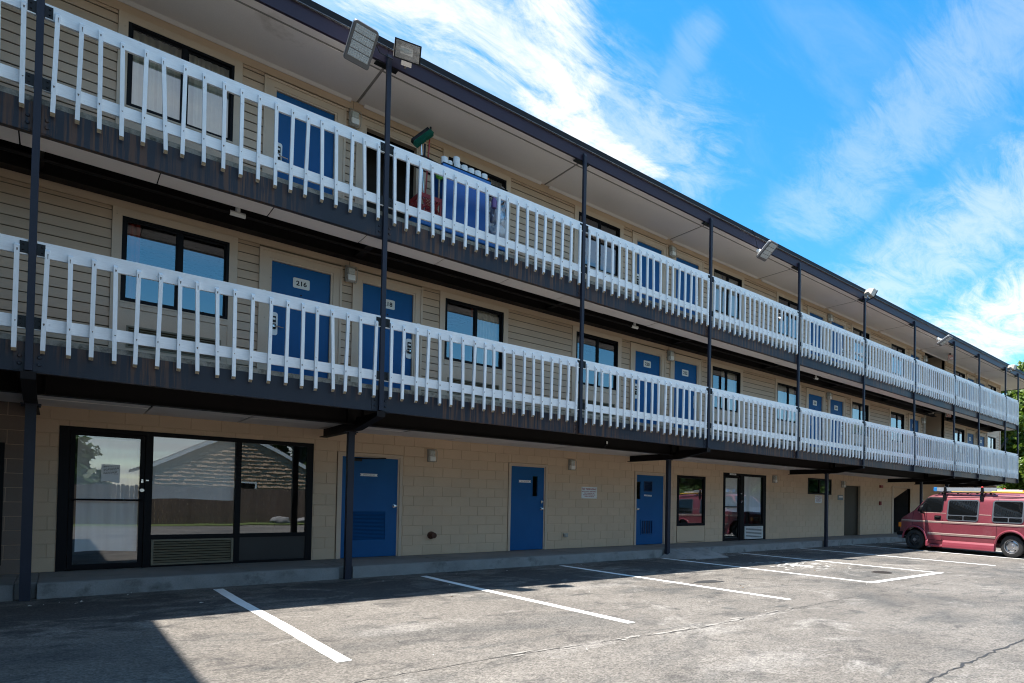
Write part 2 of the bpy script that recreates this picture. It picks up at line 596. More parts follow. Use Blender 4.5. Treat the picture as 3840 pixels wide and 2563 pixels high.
S = 3.658
FH = 2.64                       # storey height
POST_X = [i * S for i in range(-2, 8)] + [28.33, 31.75, 33.62]
XW0, XW1 = -9.0, 35.5           # ends of the upper wall
XB1 = 33.68                     # right end of the balconies
YW, YG = 1.38, 2.90             # upper wall face, ground floor wall face


def gz(x, y):
    """The lot falls very gently away from the building towards the right."""
    return -0.0011 * min(max(x - 3, 0), 20) * min(max(1.2 - y, 0), 8)


# ================================================================== THE SETTING: ground, lot, walkway
def asphalt():
    m = bpy.data.materials.new("worn_asphalt")
    m.use_nodes = True
    nt = m.node_tree
    N, L = nt.nodes, nt.links
    b = N["Principled BSDF"]
    b.inputs["Roughness"].default_value = 0.85
    b.inputs["Specular IOR Level"].default_value = 0.3
    g = N.new("ShaderNodeNewGeometry")

    def noise(scale, detail, rough, loc=(0, 0, 0), sc=(1, 1, 1), dist=0.0):
        mp = N.new("ShaderNodeMapping")
        mp.inputs["Location"].default_value = loc
        mp.inputs["Scale"].default_value = sc
        L.new(g.outputs["Position"], mp.inputs[0])
        n = N.new("ShaderNodeTexNoise")
        n.inputs["Scale"].default_value = scale
        n.inputs["Detail"].default_value = detail
        n.inputs["Roughness"].default_value = rough
        n.inputs["Distortion"].default_value = dist
        L.new(mp.outputs[0], n.inputs["Vector"])
        return n.outputs["Fac"]

    def mr(v, a, b_, c, d):
        n = N.new("ShaderNodeMapRange")
        for i, x in enumerate((a, b_, c, d)):
            n.inputs[1 + i].default_value = x
        L.new(v, n.inputs[0])
        return n.outputs[0]

    def mix(f, a, b_):
        n = N.new("ShaderNodeMix")
        n.data_type = "RGBA"
        for i, v in ((0, f), (6, a), (7, b_)):
            if isinstance(v, (int, float)):
                n.inputs[i].default_value = v
            elif isinstance(v, tuple):
                n.inputs[i].default_value = (*v, 1)
            else:
                L.new(v, n.inputs[i])
        return n.outputs[2]

    def mult(a, b_):
        n = N.new("ShaderNodeMath")
        n.operation = "MULTIPLY"
        for i, v in enumerate((a, b_)):
            if isinstance(v, (int, float)):
                n.inputs[i].default_value = v
            else:
                L.new(v, n.inputs[i])
        return n.outputs[0]

    c = mix(mr(noise(0.45, 5, 0.6), 0.35, 0.65, 0, 1), (0.130, 0.117, 0.102), (0.198, 0.180, 0.158))
    # sealed, darker patches and oil stains in the bays
    c = mix(mr(noise(0.55, 6, 0.62, (3, 8, 0), (0.8, 1.0, 1), 0.6), 0.52, 0.66, 0, 0.68), c, (0.066, 0.067, 0.066))
    c = mix(mr(noise(1.6, 5, 0.6, (9, 2, 0), (0.6, 1.3, 1), 0.8), 0.58, 0.72, 0, 0.75), c, (0.052, 0.056, 0.056))
    # dusty worn light areas
    c = mix(mr(noise(0.8, 7, 0.68, (1.5, 5.2, 0), (1, 1, 1), 1.2), 0.58, 0.72, 0, 0.8), c, (0.33, 0.31, 0.28))
    # oil and drip marks where cars stand, with painted shade along the kerb
    sx = N.new("ShaderNodeSeparateXYZ")
    L.new(g.outputs["Position"], sx.inputs[0])

    def m2(op, a, b_):
        n = N.new("ShaderNodeMath")
        n.operation = op
        for i, v in enumerate((a, b_)):
            if isinstance(v, (int, float)):
                n.inputs[i].default_value = v
            else:
                L.new(v, n.inputs[i])
        return n.outputs[0]

    chalk = noise(3.5, 8, 0.72, (7, 3, 0), (1, 1.5, 1), 0.9)
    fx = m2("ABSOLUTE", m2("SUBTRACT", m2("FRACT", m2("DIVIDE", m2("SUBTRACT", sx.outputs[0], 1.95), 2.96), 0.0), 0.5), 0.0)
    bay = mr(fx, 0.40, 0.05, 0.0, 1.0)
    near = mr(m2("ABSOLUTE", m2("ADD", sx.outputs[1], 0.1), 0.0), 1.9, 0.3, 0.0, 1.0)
    st = mr(m2("ADD", noise(2.2, 6, 0.66, (4, 1, 0), (1, 1.2, 1), 0.7), m2("ADD", m2("MULTIPLY", m2("MULTIPLY", bay, near), 0.16), m2("MULTIPLY", near, 0.14))), 0.54, 0.72, 0, 0.88)  # bay term is drip marks; kerb-wide term darkens the roof's shaded strip
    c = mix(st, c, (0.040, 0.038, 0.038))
    c = mix(mr(noise(14, 5, 0.7), 0.42, 0.70, 0, 0.45), c, (0.085, 0.080, 0.075))
    # chalky scuffed places along the old seam and in the second bay
    for k_, (ax, ay, rx_, ry_) in enumerate(((2.85, -3.35, 0.75, 0.30), (3.7, -5.15, 0.55, 0.16), (5.2, -5.5, 0.6, 0.14), (6.3, -5.2, 0.8, 0.12), (4.6, -6.6, 0.8, 0.4), (3.2, -7.2, 0.9, 0.4), (6.2, -1.9, 0.8, 0.25))):
        ex = m2("DIVIDE", m2("SUBTRACT", sx.outputs[0], ax), rx_)
        ey = m2("DIVIDE", m2("SUBTRACT", sx.outputs[1], ay), ry_)
        dd = m2("ADD", m2("MULTIPLY", ex, ex), m2("MULTIPLY", ey, ey))
        f_ = m2("SUBTRACT", mr(dd, 0.0, 2.6, 0.55, 0.0), m2("SUBTRACT", 0.62, chalk))
        c = mix(mr(f_, 0.22, 0.62, 0, 0.8), c, (0.29, 0.27, 0.245))
    # aggregate
    v = N.new("ShaderNodeTexVoronoi")
    v.inputs["Scale"].default_value = 70
    L.new(g.outputs["Position"], v.inputs["Vector"])
    sepc = N.new("ShaderNodeSeparateColor")
    L.new(v.outputs["Color"], sepc.inputs[0])
    sp = mr(sepc.outputs[0], 0, 1, 0.58, 1.42)
    sp2 = mr(noise(330, 2, 0.7), 0.3, 0.7, 0.80, 1.20)
    cc = N.new("ShaderNodeCombineColor")
    k = mult(sp, sp2)
    for i in range(3):
        L.new(k, cc.inputs[i])
    mm = N.new("ShaderNodeMix")
    mm.data_type = "RGBA"
    mm.blend_type = "MULTIPLY"
    mm.inputs[0].default_value = 1
    L.new(c, mm.inputs[6])
    L.new(cc.outputs[0], mm.inputs[7])
    c = mm.outputs[2]
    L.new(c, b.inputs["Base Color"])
    bp = N.new("ShaderNodeBump")
    bp.inputs["Distance"].default_value = 0.006
    L.new(mult(sepc.outputs[1], 1.0), bp.inputs["Height"])
    L.new(bp.outputs[0], b.inputs["Normal"])
    return m


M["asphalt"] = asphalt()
M["grass"] = mat("verge_grass", (0.09, 0.12, 0.03), 0.9, var=0.35, vscale=6, bump=0.02, bscale=40)
M["crack"] = mat("tar_crack_filler", (0.025, 0.025, 0.026), 0.7, var=0.3, vscale=10)
M["dust"] = mat("worn_light_asphalt", (0.28, 0.26, 0.235), 0.9, var=0.2, vscale=10, fine=0.3, fscale=100)
M["worn"] = mat("worn_paint_remnant", (0.36, 0.35, 0.33), 0.85, var=0.2, vscale=6, fine=0.25, fscale=120)

# asphalt sheet: a fine gently sloped part near the building, flat far beyond to the horizon
xs = sorted(set([-900, -300, -100, -40, -20] + [x * 1.0 for x in range(-12, 42, 2)] + [3, 23, 60, 120, 300, 900]))
ys = sorted(set([-900, -300, -120, -60, -40, -25, -15, -10, -8.8, -6.8, -4.8, -2.8, -0.8, 1.2, 1.6, 30, 90, 300, 900]))
mb = MB()
v = [(x, y, gz(x, y)) for y in ys for x in xs]
nx = len(xs)
mb.add(v, [(j * nx + i, j * nx + i + 1, (j + 1) * nx + i + 1, (j + 1) * nx + i) for j in range(len(ys) - 1) for i in range(nx - 1)])
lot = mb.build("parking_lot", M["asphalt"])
lot["kind"] = "structure"
lot["label"] = "worn grey asphalt parking lot with white bay lines"


def strip(pts, widths, name, m, lift=0.004, jitter=0.0):
    """A painted strip on the lot following pts, with slightly uneven edges."""
    P = []
    for (a, b) in zip(pts[:-1], pts[1:]):
        n = max(2, int(math.hypot(b[0] - a[0], b[1] - a[1]) / 0.22))
        for i in range(n):
            t = i / n
            P.append((a[0] + (b[0] - a[0]) * t, a[1] + (b[1] - a[1]) * t))
    P.append(pts[-1])
    mb = MB()
    v = []
    for i, p in enumerate(P):
        q0, q1 = P[max(i - 1, 0)], P[min(i + 1, len(P) - 1)]
        d = Vector((q1[0] - q0[0], q1[1] - q0[1])).normalized()
        n = Vector((-d.y, d.x))
        w = widths if isinstance(widths, (int, float)) else np.interp(i / (len(P) - 1), np.linspace(0, 1, len(widths)), widths)
        for s in (-1, 1):
            e = w / 2 + random.uniform(-1, 1) * jitter
            x, y = p[0] + n.x * s * e, p[1] + n.y * s * e
            v.append((x, y, gz(x, y) + lift))
    mb.add(v, [(2 * i, 2 * i + 1, 2 * i + 3, 2 * i + 2) for i in range(len(P) - 1)])
    return mb.build(name, m, lot)


for (x, y0, y1) in ((-1.05, 1.1, -4.4), (1.907, 1.1, -4.37), (4.765, 0.95, -4.58), (7.72, 1.1, -4.63), (10.72, 1.15, -4.28), (13.68, 1.2, -4.28),
                    (16.85, 1.3, -4.45), (20.02, 1.35, -4.6), (22.75, 1.35, -4.6), (25.7, 1.35, -4.6), (28.7, 1.3, -4.6)):
    wig = [(x + random.uniform(-0.012, 0.012), y0 + (y1 - y0) * t) for t in (0, 0.25, 0.5, 0.75, 1)]
    strip(wig, 0.115, "parking_line", M["paint_line"], 0.004, 0.004)
strip([(10.665, -4.345), (13.74, -4.36)], 0.15, "parking_line", M["paint_line"], 0.008, 0.004)


def blob(c, rx, ry, name, m, n=40, rough=0.3, lift=0.003, seed=0):
    rr = random.Random(seed)
    ph = [rr.uniform(0, 6.28) for _ in range(6)]
    v = [(c[0], c[1], gz(*c) + lift)]
    for i in range(n):
        a = 2 * math.pi * i / n
        k = 1 + rough * sum(math.sin((j + 2) * a + ph[j]) / (j + 2) for j in range(6)) + rr.uniform(-0.5, 0.5) * rough * 0.4
        x, y = c[0] + rx * k * math.cos(a), c[1] + ry * k * math.sin(a)
        v.append((x, y, gz(x, y) + lift))
    mb = MB()
    mb.add(v, [(0, i + 1, (i + 1) % n + 1) for i in range(n)])
    return mb.build(name, m, lot)


# cracks: the long seam along the ends of the bays and the tarred crack in the right corner
def crack(pts, w, name, m, jit, lift=0.003):
    P = []
    for (a, b) in zip(pts[:-1], pts[1:]):
        n = max(2, int(math.hypot(b[0] - a[0], b[1] - a[1]) / 0.07))
        for i in range(n):
            t = i / n
            P.append((a[0] + (b[0] - a[0]) * t + random.gauss(0, jit), a[1] + (b[1] - a[1]) * t + random.gauss(0, jit)))
    v = []
    for i, p in enumerate(P):
        q0, q1 = P[max(i - 1, 0)], P[min(i + 1, len(P) - 1)]
        d = Vector((q1[0] - q0[0], q1[1] - q0[1]))
        d = d.normalized() if d.length > 1e-6 else Vector((1, 0))
        k = w * random.uniform(0.25, 1.0)
        for s in (-1, 1):
            x, y = p[0] - d.y * s * k / 2, p[1] + d.x * s * k / 2
            v.append((x, y, gz(x, y) + lift))
    mb = MB()
    mb.add(v, [(2 * i, 2 * i + 1, 2 * i + 3, 2 * i + 2) for i in range(len(P) - 1)])
    return mb.build(name, m, lot)


crack([(4.2, -8.6), (4.91, -7.80), (5.65, -7.78), (6.26, -7.78), (7.37, -7.79), (9.5, -7.7)], 0.034, "crack", M["crack"], 0.012)
crack([(4.95, -7.80), (4.99, -8.05), (5.6, -8.4)], 0.02, "crack", M["crack"], 0.01)
crack([(-3, -5.0), (2.9, -5.05), (5.1, -5.25), (7.2, -5.12), (10.5, -5.0), (14, -4.9), (18, -5.0), (22, -5.3)], 0.013, "crack", M["crack"], 0.012)
# dusty remnants along the seam, only flakes
for i in range(34):
    t = random.random()
    x = 3.0 + 4.6 * t
    y = -5.07 - 0.12 * math.sin(t * 3) + random.gauss(0, 0.03)
    blob((x, y), random.uniform(0.02, 0.13), random.uniform(0.008, 0.025), "worn_patch", M["dust"], 12, 0.6, 0.005, i)
# flakes of a worn painted bay symbol between the fifth and sixth lines
mbw = MB()
rr = random.Random(3)
for i in range(190):
    a, r = rr.uniform(0, 6.28), abs(rr.gauss(0, 0.62))
    x, y = 12.25 + math.cos(a) * r * 1.0, -1.75 + math.sin(a) * r * 0.95
    if rr.random() < 0.3:
        continue
    L_, W_ = rr.uniform(0.03, 0.14), rr.uniform(0.012, 0.04)
    an = rr.uniform(-0.5, 0.5)
    q = []
    for (s, t) in ((-1, -1), (1, -0.6), (0.8, 1), (-0.9, 0.7)):
        qx = x + s * L_ * math.cos(an) - t * W_ * math.sin(an)
        qy = y + s * L_ * math.sin(an) + t * W_ * math.cos(an)
        q.append((qx, qy, gz(qx, qy) + 0.004))
    mbw.add(q, [(0, 1, 2, 3)])
o = mbw.build("worn_bay_symbol", M["worn"], lot)
o["kind"] = "stuff"
# drain cover in the marked bay
M["drain"] = mat("cast_iron", (0.035, 0.028, 0.024), 0.7, var=0.3, vscale=12)
mbd = MB()
mbd.lathe([(-0.02, 0.21), (0.010, 0.21), (0.012, 0.19), (0.012, 0.02)], (0, 0, 0), "z", 24)
for i in range(-3, 4):
    h = math.sqrt(max(0.17 ** 2 - (i * 0.05) ** 2, 0))
    mbd.box(i * 0.05 - 0.012, i * 0.05 + 0.012, -h, h, 0.012, 0.018)
o = mbd.build("drain_cover", M["drain"], None, (12.57, -3.59, gz(12.57, -3.59)))
tag(o, "small round iron drain cover in the closed-off marked bay", "drain cover")
blob((8.29, -2.54), 0.30, 0.15, "oil_stain", M["crack"], 30, 0.25, 0.0035, 5)

# walkway with its kerb, notched round the ground floor posts, and the concrete ramp
GPOST = [-2 * S, 0.0, S, 3 * S, 5 * S, 25.6, 28.33, 31.75]
mb = MB()
edges = [-9.0] + [x + d for x in GPOST for d in (-0.10, 0.10)] + [36.5]
for i in range(0, len(edges) - 1):
    a, b = edges[i], edges[i + 1]
    yf = 1.35 if i % 2 == 0 else 1.46
    yb = YG + 4.5
    mb.box(a, b, yf, yb, -0.3, 0.20)
walk = mb.build("walkway", M["walk"], bevel=0.012)
walk["kind"] = "structure"
walk["label"] = "raised concrete walkway along the ground floor"
mb = MB()
for x in np.arange(-6.8, 36, 3.05):
    mb.box(x - 0.006, x + 0.006, 1.36, YG, 0.200, 0.2035)
mb.build("walkway_joint", M["slab"], walk)
mb = MB()
kv = [-9.0]
while kv[-1] < 36:
    kv.append(kv[-1] + 1.0)
for i in range(0, len(edges) - 1, 2):
    mb.box(edges[i] + 0.004, edges[i + 1] - 0.004, 1.340, 1.352, -0.3, 0.187)
mb.build("kerb_face", M["curb"], walk)
mb = MB()
mb.prism([(1.345, -0.05), (1.345, 0.198), (0.45, 0.012), (0.45, -0.05)], "x", 11.15, 12.35)
v = [(11.15, 1.345, -0.03), (11.15, 1.345, 0.196), (11.15, 0.45, 0.010), (11.15, 0.45, -0.03), (10.75, 1.30, -0.03), (10.75, 1.30, 0.0)]
mb.add([(11.149, 1.344, 0.195), (11.149, 0.46, 0.008), (10.70, 1.28, -0.01), (11.149, 1.344, -0.03)], [(0, 1, 2), (0, 2, 3)])
mb.add([(12.351, 1.344, 0.195), (12.351, 0.46, 0.008), (12.80, 1.28, -0.02), (12.351, 1.344, -0.03)], [(0, 2, 1), (0, 3, 2)])
mb.build("kerb_ramp", M["curb"], walk)

mb = MB()
rr = random.Random(11)
for i in range(90):
    x, y = rr.uniform(-0.5, 22), rr.uniform(-6.5, 1.25)
    if rr.random() < 0.5:
        y = rr.uniform(0.6, 1.3)
    a, w_ = rr.uniform(0, 6.28), rr.uniform(0.008, 0.028)
    z = gz(x, y) + 0.006
    c_, s_ = math.cos(a) * w_, math.sin(a) * w_
    mb.add([(x - c_, y - s_, z), (x + s_ * 0.5, y - c_ * 0.5, z + 0.006), (x + c_, y + s_, z), (x - s_ * 0.5, y + c_ * 0.5, z + 0.010)], [(0, 1, 2, 3)], rr.choice((0, 0, 1)))
M["scrap"] = mat("pale_litter_scrap", (0.60, 0.58, 0.54), 0.9, var=0.2)
M["dry_leaf"] = mat("dry_brown_leaf", (0.20, 0.12, 0.05), 0.9, var=0.3)
o = mb.build("litter", [M["scrap"], M["dry_leaf"]])
o["kind"] = "stuff"
o["label"] = "scattered scraps and dry leaves on the lot"

# ================================================================== THE MOTEL
motel = thing("motel_building", "three storey tan motel with blue doors and white slatted balconies", "motel")
OFF = [0.0, 7.40, 14.80, 22.19]          # room pairs along the building
O5 = 28.50
CORR = (26.08, 28.18)                    # open passage through the upper floors

# ---- openings of the upper walls (x0, x1) in room-pair coordinates
PAIR = [("win", 0.787, 1.967), ("door", 2.475, 3.357), ("door", 3.787, 4.690), ("win", 5.243, 6.435)]
items = []
for k, o in enumerate(OFF):
    for j, (t, a, b) in enumerate(PAIR):
        if k == 3 and j >= 2:
            continue
        items.append((t, a + o, b + o, k, j))
items += [("win", 29.32, 30.50, 4, 0), ("door", 30.86, 31.75, 4, 1), ("door", 32.33, 33.22, 4, 2), ("win", 33.60, 34.78, 4, 3)]
items += [("win", -5.75, -4.57, -1, 0)]

TRIM_W = {"win": 0.102, "door": 0.125}
upper_holes, siding_holes = [], []
for fl in (0, 1):
    z = fl * FH
    for (t, a, b, k, j) in items:
        if t == "win":
            upper_holes.append((a, b, 3.925 + z, 5.067 + z))
            siding_holes.append((a - 0.102, b + 0.102, 3.0 + z, 5.17 + z))
        else:
            upper_holes.append((a, b, 3.0 + z, 5.0 + z))
            siding_holes.append((a - 0.128, b + 0.125, 3.0 + z, 5.17 + z))
    upper_holes.append((CORR[0], CORR[1], 3.0 + z, 5.62 + z))
    siding_holes.append((CORR[0] - 0.05, CORR[1] + 0.05, 3.0 + z, 5.62 + z))

wall_up = wall_mb(XW0, XW1, 2.9, 8.0, YW + 0.012, YW + 0.13, upper_holes).build("upper_wall", M["siding_gap"], motel)

# ---- clapboards: one wedge-shaped board per course and stretch
segs = []
for fl in (0, 1):
    z0 = 3.035 + fl * FH
    for c in range(17):
        a, b = z0 + c * 0.1297, z0 + (c + 1) * 0.1297
        if a > 5.16 + fl * FH:
            continue
        b = min(b, 5.17 + fl * FH)
        cuts = sorted([(h[0], h[1]) for h in siding_holes if h[2] < b - 0.01 and h[3] > a + 0.01])
        x = XW0
        for h in cuts + [(XW1, XW1)]:
            if h[0] - x > 0.03:
                # long stretches are laid from separate lengths
                n = max(1, int((h[0] - x) / 3.7 + 0.999))
                for i in range(n):
                    segs.append((x + (h[0] - x) * i / n, x + (h[0] - x) * (i + 1) / n, a, b))
            x = max(x, h[1])
CAMX, CAMY, CAMZ = 0.2357, -9.802, 1.30


def in_view(s):
    return s[1] > -0.45


segs.sort(key=lambda s: -(in_view(s)) * (min(s[1], 99) - max(s[0], -0.45)) / ((s[0] + s[1] - 2 * CAMX) ** 2 / 4 + 125) if in_view(s) else 1)


def board(mb, s):
    x0, x1, a, b = s
    x0, x1 = x0 + 0.002, x1 - 0.002
    yb = YW + 0.011
    prof = [(yb, a + 0.012), (YW - 0.016, a + 0.005), (YW - 0.017, a + 0.010), (YW - 0.001, b - 0.004), (yb, b - 0.004)]
    mb.prism(prof, "x", x0, x1)


rest = MB()
cache = {}
for i, s in enumerate(segs):
    if i < 300 and in_view(s):
        mb = MB()
        board(mb, s)
        mb.build("siding_board", M["siding"], wall_up)
    else:
        board(rest, s)
o = rest.build("siding_board_rows", M["siding"], wall_up)
o["kind"] = "stuff"
# frieze boards
for fl in (0, 1):
    z = fl * FH
    top = 5.64 if fl == 0 else 8.0
    for (a, b) in ((XW0, 3.6), (3.6, 11.0), (11.0, 18.4), (18.4, CORR[0] - 0.05), (CORR[1] + 0.05, XW1)):
        mb = MB()
        mb.box(a + 0.003, b - 0.003, YW - 0.010, YW + 0.011, 5.172 + z, top)
        mb.build("frieze_board", M["siding"], wall_up)
# corner board at the right end
mb = MB()
for fl in (0, 1):
    mb.box(XW1 - 0.10, XW1 + 0.02, YW - 0.028, YW + 0.10, 3.03 + fl * FH, 5.6 + fl * (FH - 0.27))
mb.build("corner_board", M["trim"], wall_up)


def curtain(name, parent, x0, x1, z0, z1, y, m, folds=0.085, amp=0.022):
    n = max(8, int((x1 - x0) / folds * 6))
    v = []
    rr_ = random.Random(int(x0 * 100))
    ph = rr_.uniform(0, 6)
    for i in range(n + 1):
        t = i / n
        x = x0 + (x1 - x0) * t
        w = amp * (math.sin(t * (x1 - x0) / folds * 2 * math.pi + ph) + 0.35 * math.sin(t * 23 + ph * 2))
        v += [(x, y + w * 0.6, z1), (x, y + w, (z0 + z1) / 2), (x, y + w * 1.2, z0)]
    f = []
    for i in range(n):
        for k in (0, 1):
            f.append((3 * i + k, 3 * i + 3 + k, 3 * i + 4 + k, 3 * i + 1 + k))
    mb = MB()
    mb.add(v, f)
    return mb.build(name, m, parent, smooth=True)


def ring(mb, x0, x1, z0, z1, w, y0, y1, bottom=True):
    """Mitred-looking rectangular frame from four bars butted end to end."""
    mb.box(x0, x0 + w, y0, y1, z0, z1)
    mb.box(x1 - w, x1, y0, y1, z0, z1)
    mb.box(x0 + w, x1 - w, y0, y1, z1 - w, z1)
    if bottom:
        mb.box(x0 + w, x1 - w, y0, y1, z0, z0 + w)


def casing(mb, x0, x1, z0, z1, w, deep=True):
    """Flat casing with an outer back-band round an opening, open at the bottom."""
    a, b = YW - 0.030, YW + 0.011
    mb.box(x0 - w, x0 + 0.0, a, b, z0, z1 + w)
    mb.box(x1 - 0.0, x1 + w, a, b, z0, z1 + w)
    mb.box(x0, x1, a, b, z1, z1 + w)
    if deep:
        a2 = a - 0.014
        mb.box(x0 - w - 0.012, x0 - w + 0.022, a2, b - 0.002, z0, z1 + w + 0.012)
        mb.box(x1 + w - 0.022, x1 + w + 0.012, a2, b - 0.002, z0, z1 + w + 0.012)
        mb.box(x0 - w + 0.022, x1 + w - 0.022, a2, b - 0.002, z1 + w - 0.022, z1 + w + 0.012)


CURT = {  # (floor, pair, slot): what hangs behind the panes
    (0, 0, 0): "redleft", (0, 0, 3): "redright", (0, 1, 0): "redleft", (0, 1, 3): "right", (0, 2, 0): "both", (0, 2, 3): "both", (0, 3, 0): None,
    (0, 4, 0): None, (0, 4, 3): None, (1, 0, 0): "both", (1, 0, 3): "rightpart", (1, 1, 0): "redthin", (1, 1, 3): "both", (1, 2, 0): None, (1, 2, 3): "both",
    (1, 3, 0): "right", (1, 4, 0): None, (1, 4, 3): "both", (0, -1, 0): "both", (1, -1, 0): "both"}


def upper_window(x0, x1, fl, key):
    z = fl * FH
    zb, zt, fl0 = 3.925 + z, 5.067 + z, 3.03 + z
    w = part("window", motel, ((x0 + x1) / 2, YW, fl0))
    ox, oy, oz = w.location
    L = (-ox, -oy, -oz)
    mb = MB()
    casing(mb, x0, x1, fl0, zt, 0.10, deep=False)
    mb.box(x0, x1, YW - 0.036, YW + 0.011, zb - 0.09, zb - 0.001)
    mb.box(x0 - 0.0, x1 + 0.0, YW - 0.044, YW - 0.037, zb - 0.024, zb - 0.004)
    mb.build("window_trim", M["trim"], w, L)
    mb = MB()
    g0, g1, gb, gt = x0 + 0.07, x1 - 0.07, fl0 + 0.28, fl0 + 0.575
    for (a, b, c, d) in rect_sub((x0, x1, fl0, zb - 0.092), [(g0, g1, gb, gt)]):
        mb.box(a, b, YW - 0.020, YW + 0.011, c, d)
    mb.build("sill_panel", M["trim"], w, L)
    mb = MB()
    ring(mb, g0, g1, gb, gt, 0.022, YW - 0.030, YW + 0.008)
    n = 9
    for i in range(n):
        zc_ = gb + 0.03 + (gt - gb - 0.06) * (i + 0.5) / n
        mb.prism([(YW - 0.022, zc_ - 0.011), (YW - 0.019, zc_ - 0.013), (YW + 0.006, zc_ + 0.008), (YW + 0.003, zc_ + 0.010)], "x", g0 + 0.022, g1 - 0.022)
    gr = mb.build("air_grille", M["grille"], w, L)
    mb = MB()
    mb.box(g0, g1, YW + 0.0135, YW + 0.016, gb, gt)
    mb.build("grille_backing", M["black"], w, L)
    mb = MB()
    ring(mb, x0, x1, zb, zt, 0.034, YW - 0.022, YW + 0.075)
    xm = (x0 + x1) / 2 + 0.02
    mb.box(xm - 0.024, xm + 0.024, YW - 0.010, YW + 0.070, zb + 0.034, zt - 0.034)
    # the sliding sash sits one step further in
    for (a, b, y) in ((x0 + 0.034, xm - 0.024, 0.012), (xm + 0.024, x1 - 0.034, 0.034)):
        mb.box(a, a + 0.020, YW + y - 0.012, YW + y + 0.016, zb + 0.034, zt - 0.034)
        mb.box(b - 0.020, b, YW + y - 0.012, YW + y + 0.016, zb + 0.034, zt - 0.034)
        mb.box(a + 0.020, b - 0.020, YW + y - 0.012, YW + y + 0.016, zt - 0.056, zt - 0.034)
        mb.box(a + 0.020, b - 0.020, YW + y - 0.012, YW + y + 0.016, zb + 0.034, zb + 0.056)
    mb.build("window_frame", M["frame"], w, L)
    for (a, b, y) in ((x0 + 0.05, xm - 0.04, 0.014), (xm + 0.04, x1 - 0.05, 0.036)):
        mb = MB()
        mb.add([(a, YW + y, zb + 0.05), (b, YW + y, zb + 0.05), (b, YW + y, zt - 0.05), (a, YW + y, zt - 0.05)], [(0, 1, 2, 3)])
        mb.build("pane", M["glass"], w, L)
    y = YW + 0.19
    zc0, zc1 = zb - 0.05, zt + 0.02
    c = CURT.get(key)
    if c in ("both",):
        curtain("curtain", w, x0, xm - 0.02, zc0, zc1, y, M["curtain"]).location = L
        curtain("curtain", w, xm + 0.02, x1, zc0, zc1, y, M["curtain"]).location = L
    if c in ("right", "redright"):
        curtain("curtain", w, xm + (0.09 if c == "redright" else -0.02), x1, zc0, zc1, y, M["curtain"], 0.06).location = L
    if c == "rightpart":
        curtain("curtain", w, xm + 0.22, x1, zc0, zc1, y, M["curtain"], 0.06).location = L
    if c == "redright":
        curtain("red_curtain", w, xm, xm + 0.10, zc0, zc1, y, M["red_curtain"], 0.05).location = L
    if c == "redleft":
        curtain("red_curtain", w, x0 + 0.07, x0 + 0.20, zc0, zc1, y, M["red_curtain"], 0.06).location = L
        curtain("curtain", w, x0, x0 + 0.06, zc0, zc1, y + 0.02, M["curtain"], 0.06).location = L
    if c == "redthin":
        curtain("red_curtain", w, x0, x0 + 0.16, zc0, zc1, y, M["red_curtain"], 0.06).location = L
    return w


def lock_mb(side):
    """White escutcheon with black keypad reader and a lever, local to its own centre, facing -Y."""
    mb = MB()
    pts = []
    for (cx, cz, a0) in ((0.022, 0.145, 0), (-0.022, 0.145, 90), (-0.022, -0.145, 180), (0.022, -0.145, 270)):
        for k in range(4):
            a = R(a0 + 30 * k)
            pts.append((cx + 0.032 * math.cos(a), cz + 0.032 * math.sin(a)))
    mb.prism(pts, "y", -0.012, 0.0, 0)
    mb.box(-0.030, 0.030, -0.026, -0.012, 0.02, 0.115, 1)
    mb.box(-0.021, 0.021, -0.032, -0.026, 0.055, 0.085, 0)
    mb.box(-0.030, 0.030, -0.026, -0.012, -0.085, 0.0, 1)
    mb.lathe([(-0.055, 0.017), (-0.012, 0.019)], (0, 0, -0.045), "y", 12, 2)
    mb.tube([(0, -0.05, -0.045), (side * 0.05, -0.052, -0.043), (side * 0.125, -0.048, -0.05)], [0.012, 0.010, 0.008], 8, 2)
    return mb.mesh("door_lock", [M["white_plastic"], M["black"], M["chrome"]])


LOCK = {1: lock_mb(1), -1: lock_mb(-1)}
pl = MB()
pts = []
for (cx, cz, a0) in ((0.098, 0.062, 0), (-0.098, 0.062, 90), (-0.098, -0.062, 180), (0.098, -0.062, 270)):
    for k in range(4):
        a = R(a0 + 30 * k)
        pts.append((cx + 0.018 * math.cos(a), cz + 0.018 * math.sin(a)))
pl.prism(pts, "y", -0.006, 0.0)
PLATE = pl.mesh("number_plate", M["plate"])
pm = MB()
pm.lathe([(-0.006, 0.012), (0.0, 0.014)], (0, 0, 0), "y", 10)
PEEP = pm.mesh("peephole", M["black"])
NUM = {(0, 1): "216", (0, 2): "218", (1, 1): "220", (1, 2): "222", (2, 1): "224", (2, 2): "226", (3, 1): "228", (4, 1): "230", (4, 2): "232"}
tagm = MB()
tagm.lathe([(-0.008, 0.026), (-0.010, 0.034), (0.0, 0.036)], (0, 0, 0), "y", 16)
TAGM = tagm.mesh("door_disc", M["white_plastic"])


